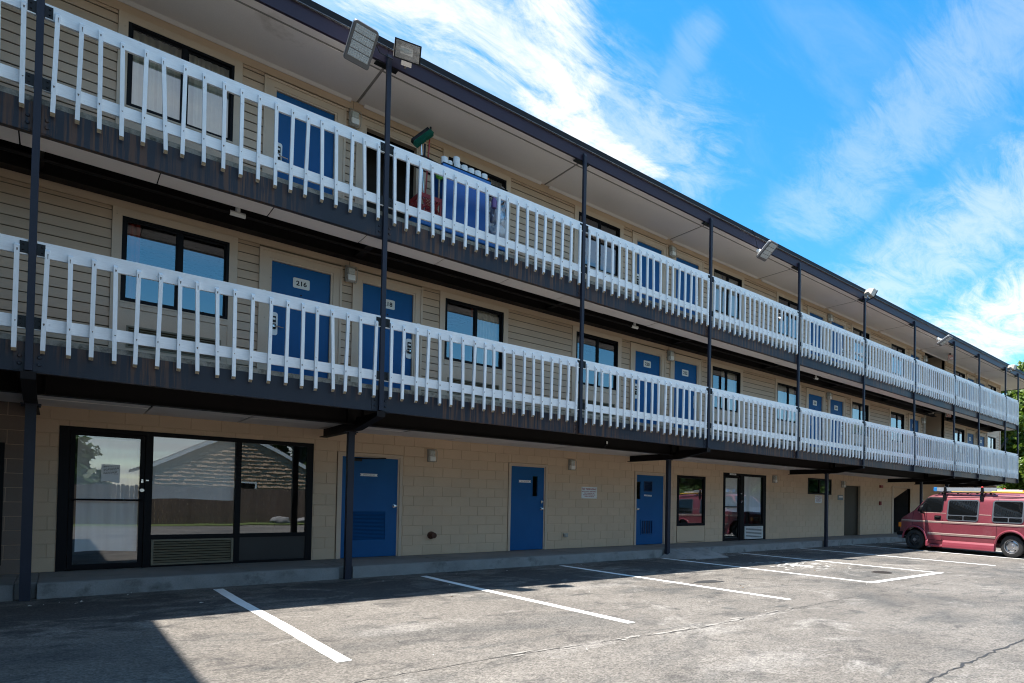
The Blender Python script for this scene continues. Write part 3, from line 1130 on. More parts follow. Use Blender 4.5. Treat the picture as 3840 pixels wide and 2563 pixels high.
def upper_door(x0, x1, fl, k, j):
    z = fl * FH
    f0, zt = 3.03 + z, 5.0 + z
    d = part("door", motel, ((x0 + x1) / 2, YW, f0))
    L = tuple(-c for c in d.location)
    mb = MB()
    casing(mb, x0 - 0.004, x1 + 0.004, f0, zt, 0.118)
    # jamb and stop
    for (a, b) in ((x0 - 0.003, x0 + 0.030), (x1 - 0.030, x1 + 0.003)):
        mb.box(a, b, YW - 0.020, YW + 0.10, f0, zt)
    mb.box(x0 + 0.030, x1 - 0.030, YW - 0.020, YW + 0.10, zt - 0.030, zt)
    mb.build("door_trim", M["trim"], d, L)
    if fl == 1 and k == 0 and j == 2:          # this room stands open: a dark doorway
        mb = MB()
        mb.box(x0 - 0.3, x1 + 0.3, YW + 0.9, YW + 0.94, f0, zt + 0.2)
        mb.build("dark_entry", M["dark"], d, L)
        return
    mb = MB()
    mb.box(x0 + 0.032, x1 - 0.032, YW + 0.018, YW + 0.060, f0 + 0.02, zt - 0.032)
    mb.build("door_leaf", M["blue"], d, L)
    mb = MB()
    mb.box(x0, x1, YW - 0.03, YW + 0.1, f0 - 0.001, f0 + 0.018)
    mb.build("threshold", M["chrome"], d, L)
    left = j % 2 == 1
    lx = x0 + 0.075 if left else x1 - 0.075
    link("door_lock", LOCK[1 if left else -1], d, (lx - d.location.x, 0.0175, 0.975))
    if fl == 0:
        cx = (x0 + x1) / 2
        p = link("number_plate", PLATE, d, (0, 0.0175, 1.685))
        text_mesh(NUM[(k, j)], 0.150, 0.078, M["ink"], p, (0, -0.0068, 0), "room_number", 0.03)
        p.parent = d
        link("peephole", PEEP, d, (0, 0.0175, 1.50))
        tx = x0 - 0.065 if left else x1 + 0.065
        link("door_disc", TAGM, d, (tx - d.location.x, -0.0305, 1.42))


for fl in (0, 1):
    for (t, a, b, k, j) in items:
        if t == "win":
            upper_window(a, b, fl, (fl, k, j))
        else:
            upper_door(a, b, fl, k, j)

# ---- interior shell so that the rooms read dark and closed
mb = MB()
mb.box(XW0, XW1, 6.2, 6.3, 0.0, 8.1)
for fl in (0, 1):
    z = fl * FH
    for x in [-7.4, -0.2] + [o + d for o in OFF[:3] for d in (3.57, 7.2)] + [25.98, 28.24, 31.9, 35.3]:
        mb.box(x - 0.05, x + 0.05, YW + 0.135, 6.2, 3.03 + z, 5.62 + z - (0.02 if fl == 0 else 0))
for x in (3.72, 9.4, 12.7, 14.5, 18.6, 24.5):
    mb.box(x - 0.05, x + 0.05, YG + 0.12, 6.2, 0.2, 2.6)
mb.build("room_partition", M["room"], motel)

# passage walls, closed at the back, with the sloping underside of a stair
mb = MB()
for fl in (0, 1):
    z = fl * FH
    mb.box(CORR[0] - 0.03, CORR[0], YW + 0.0, 6.2, 3.03 + z, 5.62 + z - 0.01)
    mb.box(CORR[1], CORR[1] + 0.03, YW + 0.0, 6.2, 3.03 + z, 5.62 + z - 0.01)
    mb.box(CORR[0], CORR[1], 5.6, 5.7, 3.03 + z, 5.62 + z - 0.01)
mb.prism([(26.09, 5.60), (26.75, 5.60), (26.09, 5.05)], "y", YW + 0.5, 5.5)
mb.build("passage_wall", M["trim"], motel)

# ---- decks, channel beams, soffits
for fl in (0, 1):
    z = fl * FH
    zb = 2.642 + z - (0.01 if fl else 0)
    deck = part("balcony", motel, (0, 0, zb))
    L = (0, 0, -zb)
    mb = MB()
    mb.box(XW0, XB1, 0.004, 6.2, 2.968 + z, 3.03 + z)
    mb.box(XB1 + 0.001, XW1, 1.30, 6.2, 2.968 + z, 3.03 + z)
    mb.build("concrete_deck", M["slab"], deck, L)
    # front channel: web, flanges
    for i in range(len(POST_X) - 1):
        a, b = POST_X[i], POST_X[i + 1]
        if i == len(POST_X) - 2:
            b = XB1
        mb = MB()
        mb.box(a + 0.004, b - 0.004, 0.000, 0.014, zb + 0.012, 2.9665 + z)
        mb.box(a + 0.004, b - 0.004, 0.000, 0.085, zb, zb + 0.0118)
        mb.build("channel_beam", M["beam"], deck, L)
    mb = MB()
    mb.box(XB1 + 0.001, XB1 + 0.015, 0.0, 1.36, zb + 0.01, 2.9665 + z)
    mb.build("end_channel", M["beam"], deck, L)
    # bolted splice plates at the posts
    if fl == 0:
        mb = MB()
        mb.box(-0.042, 0.042, -0.007, -0.0005, 0.014, 0.30)
        for zz in (0.085, 0.165):
            mb.lathe([(-0.020, 0.012), (-0.016, 0.017), (-0.007, 0.020)], (0.003, 0, zz), "y", 10)
        SPL = mb.mesh("splice_plate", M["beam"])
    for x in POST_X:
        for s in (-1, 1):
            link("splice_plate", SPL, deck, (x + s * 0.075, 0, 0))

# deck underside, dark steel and soffits below floor 3
bal3 = [o for o in motel.children if o.name.startswith("balcony")][1]
bal2 = [o for o in motel.children if o.name.startswith("balcony")][0]


def tobal(o, b):
    o.parent = b
    o.location = (o.location.x, o.location.y, o.location.z - b.location.z)
    return o


mb = MB()
mb.box(XW0, XB1 - 0.02, 0.49, 1.37, 5.585, 5.60)
tobal(mb.build("deck_underside", M["beam_brown"], None), bal3)
mb = MB()
mb.box(XW0, CORR[0] + 0.6, 1.19, 1.205, 5.262, 5.58)
mb.box(XW0, CORR[0] + 0.6, 1.10, 1.30, 5.248, 5.261)
mb.box(CORR[1] - 0.2, XB1, 1.19, 1.205, 5.262, 5.58)
mb.box(CORR[1] - 0.2, XB1, 1.10, 1.30, 5.248, 5.261)
for x in POST_X:
    mb.box(x - 0.05, x + 0.05, 0.50, 1.18, 5.30, 5.58)
tobal(mb.build("wall_beam", M["beam_brown"], None), bal3)
x = -8.5
i = 0
while x < XB1 - 0.1:
    b = min(x + 1.19, XB1 - 0.02)
    mb = MB()
    dz = random.uniform(-0.004, 0.004)
    mb.box(x + 0.004, b - 0.004, 0.088, 0.46 + random.uniform(-0.012, 0.012), 5.272 + dz, 5.282 + dz)
    tobal(mb.build("soffit_panel", M["soffit"], None), bal3)
    x += 1.195
# sprinkler pipe under the deck
mb = MB()
mb.tube([(XW0, 0.78, 5.30), (25.6, 0.78, 5.30)], 0.026, 10)
for x in np.arange(-6.0, 25.6, 3.05):
    mb.box(x - 0.010, x + 0.010, 0.766, 0.794, 5.325, 5.585)
    mb.box(x - 0.022, x + 0.022, 0.75, 0.81, 5.318, 5.330)
pipe = mb.build("sprinkler_pipe", M["beam_brown"], motel, smooth=True)
mb = MB()
for x in (1.96, 9.36, 16.8):
    mb.tube([(x - 0.09, 0.78, 5.30), (x + 0.09, 0.78, 5.30)], 0.036, 10)
    mb.tube([(x, 0.78, 5.30), (x, 0.78, 5.39)], 0.030, 10)
mb.build("pipe_tee", M["white_plastic"], pipe, smooth=True)
mb = MB()
mb.tube([(25.6, 0.78, 5.30), (25.95, 0.95, 5.30), (26.02, 1.30, 5.28), (26.02, 1.30, 5.05)], 0.032, 8)
mb.tube([(26.02, 1.30, 5.05), (25.93, 1.30, 4.93), (25.93, 1.30, 3.04)], 0.040, 8)
mb.build("downpipe", M["lampwhite"], pipe, smooth=True)

# ground floor ceiling: dark longitudinal beam over the posts, pale panels behind it
mb = MB()
mb.box(XW0, XB1 - 0.02, 0.09, 1.10, 2.90, 2.915)
tobal(mb.build("deck_underside", M["beam_brown"], None), bal2)
mb = MB()
mb.box(XW0, XB1, 1.10, 1.114, 2.545, 2.955)
mb.box(XW0, XB1, 1.03, 1.18, 2.53, 2.5445)
for x in GPOST:
    for s in (-1, 1):
        mb.box(x + s * 0.12 - 0.006, x + s * 0.12 + 0.006, 1.035, 1.099, 2.55, 2.89)
tobal(mb.build("longitudinal_beam", M["beam_brown"], None), bal2)
x = -8.5
while x < 35.2:
    for (ya, yb) in ((1.185, 2.02), (2.03, YG + 0.02)):
        mb = MB()
        dz = random.uniform(-0.007, 0.005)
        b = min(x + 1.20, 35.4)
        tilt = random.uniform(-0.008, 0.008)
        mb.add([(x + 0.006, ya, 2.585 + dz), (b - 0.006, ya, 2.585 + dz + tilt), (b - 0.006, yb - 0.006, 2.585 + dz + tilt), (x + 0.006, yb - 0.006, 2.585 + dz),
                (x + 0.006, ya, 2.60 + dz), (b - 0.006, ya, 2.60 + dz + tilt), (b - 0.006, yb - 0.006, 2.60 + dz + tilt), (x + 0.006, yb - 0.006, 2.60 + dz)],
               [(0, 1, 2, 3), (4, 7, 6, 5), (0, 4, 5, 1), (1, 5, 6, 2), (2, 6, 7, 3), (3, 7, 4, 0)])
        tobal(mb.build("ceiling_panel", M["soffit"], None), bal2)
    x += 1.21
mb = MB()
mb.box(XW0, 35.4, 1.12, 6.2, 2.625, 2.635)
tobal(mb.build("ceiling_void", M["beam_brown"], None), bal2)

# cantilever brackets and the ground floor posts
br = MB()
prof = [(-0.06, 2.62), (-0.06, 2.560), (0.92, 2.432), (2.76, 2.432), (2.76, 2.444), (0.93, 2.446), (0.0, 2.572), (0.0, 2.62)]
br.prism([(-0.06, 2.560), (0.92, 2.430), (2.78, 2.430), (2.78, 2.444), (0.925, 2.444), (-0.06, 2.574)], "x", -0.06, 0.06)
br.prism([(-0.055, 2.575), (0.925, 2.4445), (2.75, 2.4445), (2.75, 2.6), (1.02, 2.6), (1.02, 2.64), (-0.055, 2.64)], "x", -0.006, 0.006)
br.box(-0.06, 0.06, -0.068, -0.0605, 2.556, 2.64)
BR = br.mesh("cantilever_bracket", M["beam_brown"])
gp = MB()
gp.box(-0.048, 0.048, -0.048, 0.048, 0.0, 2.428)
gp.box(-0.09, 0.09, -0.07, 0.07, 2.414, 2.4278)
for s in (-1, 1):
    gp.lathe([(0, 0.016), (0.03, 0.016)], (s * 0.07, 0, 2.385), "z", 8)
GP = gp.mesh("ground_post", M["steel"])
for x in GPOST:
    link("cantilever_bracket", BR, motel, (x, 0, 0))
    link("ground_post", GP, motel, (x, 1.27, 0.0))

# tall balcony posts
pp = MB()
pp.box(-0.030, 0.030, -0.030, 0.030, 0, 5.36)
pp.prism([(-0.030, 5.36), (0.030, 5.36), (0.030, 5.41), (-0.012, 5.41)], "x", -0.030, 0.030)
PP = pp.mesh("balcony_post", M["steel"])
bk = MB()
bk.box(-0.16, 0.16, 0.012, 0.13, 7.925, 7.938)
bk.box(-0.006, 0.006, 0.012, 0.12, 7.938, 8.0)
BK = bk.mesh("post_head_plate", M["black"])
for x in POST_X:
    p = link("balcony_post", PP, motel, (x, -0.038, 2.655))
    link("post_head_plate", BK, motel, (x, 0, 0))


# ---- railings: one per bay and floor, rails butted between the posts, balusters on their face
def baluster_mesh(seed):
    rr_ = random.Random(seed)
    w = 0.0195
    t = rr_.uniform(-0.004, 0.004)
    mb = MB()
    zt, zb = 3.995 + rr_.uniform(-0.012, 0.016), 2.838 + rr_.uniform(-0.012, 0.012)
    y0, y1 = -0.093, -0.0525
    # chamfered head and foot: front face ends short, back runs on
    v = [(-w, y0, zb + 0.030), (w, y0, zb + 0.030), (w, y1, zb), (-w, y1, zb),
         (-w + t, y0, zt - 0.030), (w + t, y0, zt - 0.030), (w + t, y1, zt), (-w + t, y1, zt)]
    mb.add(v, [(4, 5, 6, 7), (0, 1, 5, 4), (1, 2, 6, 5), (2, 3, 7, 6), (3, 0, 4, 7)], 0)
    mb.add(v[:4], [(0, 3, 2, 1)], 1)
    # nail heads and the stains that run from them
    for (zn, h_) in ((zt - 0.06, rr_.uniform(0.02, 0.06)), (zb + 0.33, rr_.uniform(0.01, 0.03))):
        xx = rr_.uniform(-0.006, 0.006)
        ww = rr_.uniform(0.004, 0.009)
        mb.add([(xx - ww * 0.5, y0 - 0.0006, zn - h_), (xx + ww * 0.4, y0 - 0.0006, zn - h_), (xx + ww, y0 - 0.0006, zn), (xx - ww, y0 - 0.0006, zn)], [(0, 1, 2, 3)], 2)
    return mb


BALM = []
for i in range(7):
    b_ = baluster_mesh(i)
    b_.v = [(x, y, z - 3.4) for (x, y, z) in b_.v]
    BALM.append(b_.mesh("baluster", [M["white_slat"], M["raw_wood"], M["stain"]]))
RBR = {}
for s in (1, -1):
    mb = MB()
    mb.box(*sorted((s * 0.033, s * 0.098)), -0.0575, -0.0522, 0, 0.128)
    mb.box(*sorted((s * 0.031, s * 0.037)), -0.0645, -0.012, 0, 0.128)
    for zz in (0.035, 0.095):
        mb.lathe([(-0.012, 0.006), (-0.008, 0.009), (0, 0.010)], (s * 0.072, -0.0575, zz), "y", 8)
    RBR[s] = mb.mesh("rail_bracket", M["black"])
nbal = 0
order = sorted([(i, fl) for i in range(len(POST_X) - 1) for fl in (0, 1)], key=lambda q: abs(POST_X[q[0] + 1] - 1.0) if POST_X[q[0] + 1] > -0.5 else 99)
for (i, fl) in order:
    a, b = POST_X[i], POST_X[i + 1]
    idx = i - 2                       # bay number: 0 is the bay right of the leftmost post in view
    z = fl * FH
    n = 19
    if idx >= 7:
        n = {7: 14, 8: 18, 9: 10}[idx]
    rl = part("railing", motel, ((a + b) / 2, 0, 3.03 + z))
    L = (-rl.location.x, 0, -3.03)
    sag = random.uniform(-0.006, 0.006)
    for (zz0, zz1, nm) in ((3.905, 4.072, "top_rail"), (3.102, 3.240, "bottom_rail")):
        mb = MB()
        m_ = 8
        pts = []
        for q in range(m_ + 1):
            t = q / m_
            x = a + 0.034 + (b - a - 0.068) * t
            dz = sag * math.sin(math.pi * t) + random.uniform(-0.002, 0.002)
            pts.append((x, dz))
        for (p0, p1) in zip(pts[:-1], pts[1:]):
            pass
        v = []
        for (x, dz) in pts:
            v += [(x, -0.052, zz0 + dz), (x, -0.014, zz0 + dz), (x, -0.014, zz1 + dz), (x, -0.052, zz1 + dz)]
        f = [(0, 1, 2, 3), tuple(len(v) - 4 + q for q in (3, 2, 1, 0))]
        for q in range(m_):
            o4 = q * 4
            for e in range(4):
                f.append((o4 + e, o4 + (e + 1) % 4, o4 + 4 + (e + 1) % 4, o4 + 4 + e))
        mb.add(v, f)
        mb.build(nm, M["white_wood"], rl, L)
    for s, xe in ((1, a), (-1, b)):
        for zz0 in (3.918, 3.110):
            link("rail_bracket", RBR[s], rl, (xe - rl.location.x, 0, zz0 - 3.03))
    if idx <= 7 and nbal + n <= 300:
        for q in range(n):
            x = a + (b - a) * (q + 0.62) / (n + 0.24) + random.uniform(-0.012, 0.012)
            link("baluster", random.choice(BALM), rl, (x - rl.location.x, 0, 0.37 + random.uniform(-0.008, 0.008)), (random.uniform(-0.006, 0.006), random.gauss(0, 0.013), 0))
            nbal += 1
    else:
        mb = MB()
        for q in range(n):
            x = a + (b - a) * (q + 0.62) / (n + 0.24) + random.uniform(-0.012, 0.012)
            bmx = baluster_mesh(q)
            o0 = len(mb.v)
            mb.v.extend([(p[0] + x, p[1], p[2]) for p in bmx.v])
            mb.f.extend([tuple(k_ + o0 for k_ in f_) for f_ in bmx.f])
            mb.mi.extend(bmx.mi)
        o = mb.build("baluster_row", [M["white_slat"], M["raw_wood"], M["stain"]], rl, L)
        o["kind"] = "stuff"
# end railing across the right end of each balcony
for fl in (0, 1):
    z = fl * FH
    rl = part("railing", motel, (XB1, 0.65, 3.03 + z))
    L = (-XB1, -0.65, -3.03)
    for (zz0, zz1, nm) in ((3.905, 4.072, "top_rail"), (3.102, 3.240, "bottom_rail")):
        mb = MB()
        mb.box(XB1 - 0.03, XB1 + 0.008, 0.02, 1.34, zz0, zz1)
        mb.build(nm, M["white_wood"], rl, L)
    for q in range(7):
        link("baluster", BALM[q], rl, (0.0, -0.55 + q * 0.19, 0.37), (0, 0, R(90)))

# ---- roof
roof = part("roof", motel, (0, 0, 7.94))
L = (0, 0, -7.94)
XR = 37.4
bays = [XW0] + POST_X[1:] + [XR]
for i in range(len(bays) - 1):
    a, b = bays[i], bays[i + 1]
    mb = MB()
    mb.box(a + 0.0015, b - 0.0015, 0.0, 0.05, 7.942, 8.166)
    mb.build("fascia_board", M["fascia"], roof, L)
    mb = MB()
    mb.box(a + 0.02, b - 0.02, 0.285, YW + (0.02 if b < XW1 else 0.3), 7.962, 7.972)
    mb.build("soffit_panel", M["soffit"], roof, L)
    mb = MB()
    mb.box(a + 0.02, b - 0.02, 0.052, 0.235, 7.962, 7.972)
    mb.build("soffit_strip", M["soffit"], roof, L)
    mb = MB()
    mb.box(b - 0.018, b + 0.018, 0.052, YW - 0.02, 7.968, 7.976)
    mb.box(a + 0.02, b - 0.02, 0.236, 0.284, 7.968, 7.976)
    mb.build("soffit_joint", M["soffit_batten"], roof, L)
    mb = MB()
    mb.prism([(YW - 0.075, 7.9615), (YW - 0.012, 7.9615), (YW - 0.012, 7.925), (YW - 0.03, 7.925)], "x", a + 0.10, b - 0.10)
    mb.build("cove_moulding", M["soffit"], roof, L)
mb = MB()
mb.prism([(-0.042, 8.170), (-0.028, 8.286), (0.25, 8.305), (11.0, 8.62), (11.0, 8.2), (0.0, 8.170)], "x", XW0, XR)
mb.build("roof_slab", M["roof_edge"], roof, L)
mb = MB()
mb.box(XW0, XR, -0.048, 0.0, 8.1665, 8.1695)
mb.build("drip_edge", M["edge_metal"], roof, L)
mb = MB()
mb.add([(XW0, 0.05, 8.310), (XR, 0.05, 8.310), (XR, 11, 8.63), (XW0, 11, 8.63)], [(0, 1, 2, 3)])
mb.build("roof_membrane", M["roofing"], roof, L)
mb = MB()
mb.box(XR, XR + 0.05, 0.0, 11, 7.942, 8.30)
mb.build("fascia_board", M["fascia"], roof, L)
mb = MB()
mb.box(XW1 + 0.3, XR - 0.01, YW + 0.3, 10.9, 7.962, 7.972)
mb.build("soffit_panel", M["soffit"], roof, L)

# ---- back and ends of the building
mb = MB()
mb.box(XW1 - 0.12, XW1 - 0.003, YW + 0.135, 10.9, 0.0, 8.0)
mb.box(XW0, XW1, 10.8, 10.9, 0.0, 8.2)
mb.box(XW0, XW0 + 0.1, YW + 0.135, 10.8, 0.0, 8.1)
mb.build("end_wall", M["siding"], motel)

# ---- wing on the left, standing forward of the main front (only its shade reaches the picture)
wing = part("wing", motel, (-5, -4, 0))
L = (5, 4, 0)
mb = MB()
mb.box(-8.9, -2.55, -8.8, -0.2, 0.0, 7.95)
mb.build("wing_wall", M["block_dark"], wing, L)
mb = MB()
mb.box(-8.95, -1.15, -8.95, -0.045, 7.95, 8.31)
mb.build("wing_roof", M["fascia"], wing, L)
mb = MB()
for z in (2.66, 5.28):
    mb.box(-2.55, -1.30, -8.9, -0.045, z, z + 0.36)
mb.build("wing_deck", M["beam"], wing, L)
mb = MB()
for z in (2.66, 5.28):
    for y in np.arange(-8.7, -0.1, 0.193):
        mb.box(-1.30, -1.262, y, y + 0.04, z + 0.2, z + 1.34)
    mb.box(-1.335, -1.303, -8.9, -0.1, z + 1.25, z + 1.42)
    mb.box(-1.335, -1.303, -8.9, -0.1, z + 0.46, z + 0.60)
mb.build("wing_railing", M["white_slat"], wing, L)

# ---- ground floor wall of painted blocks
XG0, XG1 = -0.04, 35.5
G_OPEN = [(0.26, 3.54, 0.0, 2.315), (3.935, 5.14, 0.0, 2.21), (7.49, 8.52, 0.0, 2.215), (11.28, 12.46, 0.0, 2.20), (12.91, 14.12, 0.22, 2.175), (14.95, 17.14, 0.0, 2.345),
          (19.67, 21.30, 1.785, 2.385), (22.27, 23.53, 0.0, 2.19), (26.45, 28.17, 0.0, 2.23)]
gwall = part("ground_wall", motel, (0, YG, 0.2))
GL = (0, -YG, -0.2)
wall_mb(XG0, XG1, 0.15, 2.62, YG + 0.006, YG + 0.11, G_OPEN).build("mortar_bed", M["mortar"], gwall, GL)
blocks = []
for c in range(12):
    z0 = 0.20 + c * 0.2
    z1 = min(z0 + 0.2, 2.60)
    x = XG0 - (0.2 if c % 2 else 0.0)
    while x < XG1:
        a, b = max(x, XG0), min(x + 0.4, XG1)
        # the course over the openings stands on end, as laid
        for r in rect_sub((a + 0.0035, b - 0.0035, z0 + 0.0035, z1 - 0.0035), [(h[0] - 0.004, h[1] + 0.004, h[2], h[3] + 0.004) for h in G_OPEN]):
            if r[1] - r[0] > 0.02 and r[3] - r[2] > 0.02:
                blocks.append(r)
        x += 0.4
blocks.sort(key=lambda r: -(r[1] - r[0]) * (r[3] - r[2]) / ((r[0] - CAMX) ** 2 + 161) ** 1.3)
rest = MB()
bmesh_cache = {}


def block_mb(mb, r, proud):
    x0, x1, z0, z1 = r
    b_ = 0.004
    y0 = YG - proud
    yb = YG + 0.0055
    v = [(x0, yb, z0), (x1, yb, z0), (x1, yb, z1), (x0, yb, z1), (x0, y0 + b_, z0), (x1, y0 + b_, z0), (x1, y0 + b_, z1), (x0, y0 + b_, z1),
         (x0 + b_, y0, z0 + b_), (x1 - b_, y0, z0 + b_), (x1 - b_, y0, z1 - b_), (x0 + b_, y0, z1 - b_)]
    mb.add(v, [(0, 1, 5, 4), (1, 2, 6, 5), (2, 3, 7, 6), (3, 0, 4, 7), (4, 5, 9, 8), (5, 6, 10, 9), (6, 7, 11, 10), (7, 4, 8, 11), (8, 9, 10, 11)])


for i, r in enumerate(blocks):
    pr = random.uniform(-0.001, 0.0022)
    if i < 300:
        mb = MB()
        block_mb(mb, r, pr)
        mb.build("concrete_block", M["block"], gwall, GL)
    else:
        block_mb(rest, r, pr)
o = rest.build("concrete_block_courses", M["block"], gwall, GL)
o["kind"] = "stuff"

# darker pier and window at the far left
mb = MB()
wall_mb(-9, -0.05, 0.15, 2.62, YG + 0.006, YG + 0.11, [(-2.2, -0.28, 0.3, 2.05)])
mb = wall_mb(-9, -0.05, 0.15, 2.62, YG - 0.06, YG + 0.05, [(-2.2, -0.27, 0.32, 2.02)])
pier = mb.build("side_wall", M["mortar"], motel)
mb = MB()
for c in range(12):
    z0 = 0.20 + c * 0.2
    x = -0.052
    for w_ in ((0.2 if c % 2 else 0.4), 0.4, 0.4, 0.4, 0.4, 0.4):
        for r in rect_sub((x - w_ + 0.004, x - 0.004, z0 + 0.004, min(z0 + 0.196, 2.6)), [(-2.2, -0.27, 0.32, 2.02)]):
            mb.box(r[0], r[1], YG - 0.068, YG - 0.0605, r[2], r[3])
        x -= w_
mb.build("concrete_block_courses", M["block_dark"], pier)["kind"] = "stuff"
lw = part("window", motel, (-1.2, YG, 1.2))
L = (1.2, -YG, -1.2)
mb = MB()
ring(mb, -2.2, -0.27, 0.32, 2.02, 0.07, YG - 0.05, YG + 0.03)
mb.build("window_frame", M["frame"], lw, L)
mb = MB()
mb.add([(-2.13, YG, 0.39), (-0.34, YG, 0.39), (-0.34, YG, 1.95), (-2.13, YG, 1.95)], [(0, 1, 2, 3)])
mb.build("pane", M["shop_glass"], lw, L)


def pane(name, parent, L, x0, x1, z0, z1, y, m):
    mb = MB()
    mb.add([(x0, y, z0), (x1, y, z0), (x1, y, z1), (x0, y, z1)], [(0, 1, 2, 3)])
    return mb.build(name, m, parent, L)


def sheet(name, parent, L, x0, x1, z0, z1, y, m, wave=0.0, n=26):
    v = []
    for i in range(n + 1):
        t = i / n
        w = wave * (math.sin(t * 19) + 0.6 * math.sin(t * 41 + 1))
        x = x0 + (x1 - x0) * t
        v += [(x, y + w * 0.4, z1), (x, y + w, z0 + 0.012 * math.sin(t * 5))]
    mb = MB()
    mb.add(v, [(2 * i, 2 * i + 2, 2 * i + 3, 2 * i + 1) for i in range(n)])
    return mb.build(name, m, parent, L, smooth=True)


# ---- big storefront left: door, two panes over a grille and a dark panel
sf = part("storefront", motel, (1.9, YG, 0.2))
L = (-1.9, -YG, -0.2)
mb = MB()
y0, y1 = YG - 0.012, YG + 0.075
mb.box(0.26, 0.37, y0, y1, 0.2, 2.315)
mb.box(3.44, 3.54, y0, y1, 0.2, 2.315)
mb.box(0.37, 3.44, y0, y1, 2.25, 2.315)
mb.box(1.215, 1.305, y0, y1, 0.2, 2.25)
mb.box(2.375, 2.455, y0, y1, 0.2, 2.25)
mb.box(1.305, 2.375, y0, y1, 0.640, 0.705)
mb.box(2.455, 3.44, y0, y1, 0.640, 0.705)
mb.box(1.305, 2.375, y0, y1, 0.200, 0.225)
mb.box(2.455, 3.44, y0, y1, 0.200, 0.245)
mb.build("storefront_frame", M["frame"], sf, L)
mb = MB()
mb.box(2.455, 3.44, YG + 0.01, YG + 0.04, 0.245, 0.640)
mb.build("lower_panel", M["shade_panel"], sf, L)
pane("pane", sf, L, 1.305, 2.375, 0.705, 2.25, YG + 0.03, M["shop_glass"])
pane("pane", sf, L, 2.455, 3.44, 0.705, 2.25, YG + 0.03, M["shop_glass"])
sheet("paper_blind", sf, L, 1.30, 2.37, 1.27, 2.25, YG + 0.075, M["paper"], 0.003)
mb = MB()
ring(mb, 1.312, 2.368, 0.232, 0.632, 0.028, YG - 0.03, YG + 0.03)
for i in range(8):
    zc_ = 0.265 + 0.334 * (i + 0.5) / 8
    mb.prism([(YG - 0.022, zc_ - 0.014), (YG - 0.018, zc_ - 0.017), (YG + 0.012, zc_ + 0.010), (YG + 0.008, zc_ + 0.013)], "x", 1.34, 2.34)
mb.build("air_grille", M["grille"], sf, L)
mb = MB()
mb.box(1.34, 2.34, YG + 0.032, YG + 0.036, 0.26, 0.605)
mb.build("grille_backing", M["black"], sf, L)
# glazed door leaf
mb = MB()
a, b, c, d = 0.376, 1.209, 0.215, 2.244
mb.box(a, a + 0.055, YG + 0.005, YG + 0.05, c, d)
mb.box(b - 0.055, b, YG + 0.005, YG + 0.05, c, d)
mb.box(a + 0.055, b - 0.055, YG + 0.005, YG + 0.05, d - 0.05, d)
mb.box(a + 0.055, b - 0.055, YG + 0.005, YG + 0.05, c, c + 0.075)
mb.build("glazed_door", M["frame"], sf, L)
gd = [o for o in sf.children if o.name.startswith("glazed_door")][0]
pane("pane", sf, L, a + 0.055, b - 0.055, c + 0.075, d - 0.05, YG + 0.028, M["shop_glass"])
sheet("paper_sheet", sf, L, 0.455, 1.145, 0.47, 2.17, YG + 0.07, M["paper"], 0.008)
sheet("white_notice", sf, L, 0.715, 0.925, 1.515, 1.78, YG + 0.0245, M["paper"], 0.0)
for i in range(6):
    mb = MB()
    z = 1.745 - i * 0.021
    x = 0.742
    while x < 0.742 + (0.15 if i != 3 else 0.13):
        w_ = random.uniform(0.008, 0.026)
        mb.box(x, x + w_, YG + 0.0235, YG + 0.0242, z - 0.0035, z + 0.0035)
        x += w_ + 0.006
    mb.build("notice_line", M["ink"], sf, L)
mb = MB()
mb.tube([(0.40, YG - 0.03, 1.245), (1.19, YG - 0.03, 1.245)], 0.014, 8)
mb.box(0.385, 0.42, YG - 0.03, YG + 0.01, 1.232, 1.258)
mb.box(1.165, 1.20, YG - 0.03, YG + 0.01, 1.232, 1.258)
mb.build("push_bar", M["frame"], sf, L)
mb = MB()
mb.lathe([(-0.02, 0.012), (0.006, 0.018)], (1.183, YG, 1.56), "y", 12)
mb.box(1.170, 1.196, YG - 0.014, YG + 0.006, 1.515, 1.55)
mb.lathe([(-0.035, 0.026), (-0.02, 0.03), (0.006, 0.03)], (1.183, YG, 1.40), "y", 14)
mb.box(1.225, 1.26, YG - 0.018, YG - 0.0115, 1.545, 1.565)
mb.build("door_lock", M["chrome"], sf, L)


def steel_frame(mb, x0, x1, z1, w=0.085):
    """Pressed tan door frame with a stop, proud of the blocks."""
    for s, xa in ((1, x0), (-1, x1)):
        p, q = sorted((xa, xa + s * w * 0.62))
        mb.box(p, q, YG - 0.022, YG + 0.05, 0.2, z1)
        p, q = sorted((xa + s * w * 0.62, xa + s * w))
        mb.box(p, q, YG + 0.004, YG + 0.05, 0.2, z1 - w * 0.62)
    mb.box(x0 + w * 0.62, x1 - w * 0.62, YG - 0.022, YG + 0.05, z1 - w * 0.62, z1)
    mb.box(x0 + w, x1 - w, YG + 0.004, YG + 0.05, z1 - w * 0.95, z1 - w * 0.62)


def knob(mb, x, z):
    mb.lathe([(-0.075, 0.016), (-0.070, 0.028), (-0.045, 0.030), (-0.036, 0.014), (-0.012, 0.014), (-0.010, 0.034), (0.0, 0.035)], (x, YG + 0.012, z), "y", 14)


def door_sign(d, L, s, x0, x1, z0, z1, tilt=0.0):
    w, h = x1 - x0, z1 - z0
    mb = MB()
    mb.prism([(-w / 2, -h / 2), (-w / 2 + 0.014, 0), (-w / 2, h / 2), (w / 2, h / 2), (w / 2 - 0.014, 0), (w / 2, -h / 2)], "y", -0.004, 0.0)
    p = mb.build("name_plate", M["white_plastic"], d, ((x0 + x1) / 2 + L[0], YG + 0.0125 + L[1], (z0 + z1) / 2 + L[2]))
    p.rotation_euler = (0, tilt, 0)
    text_mesh(s, w * 0.66, h * 0.42, M["ink"], p, (0, -0.0048, 0), "lettering", 0.0)


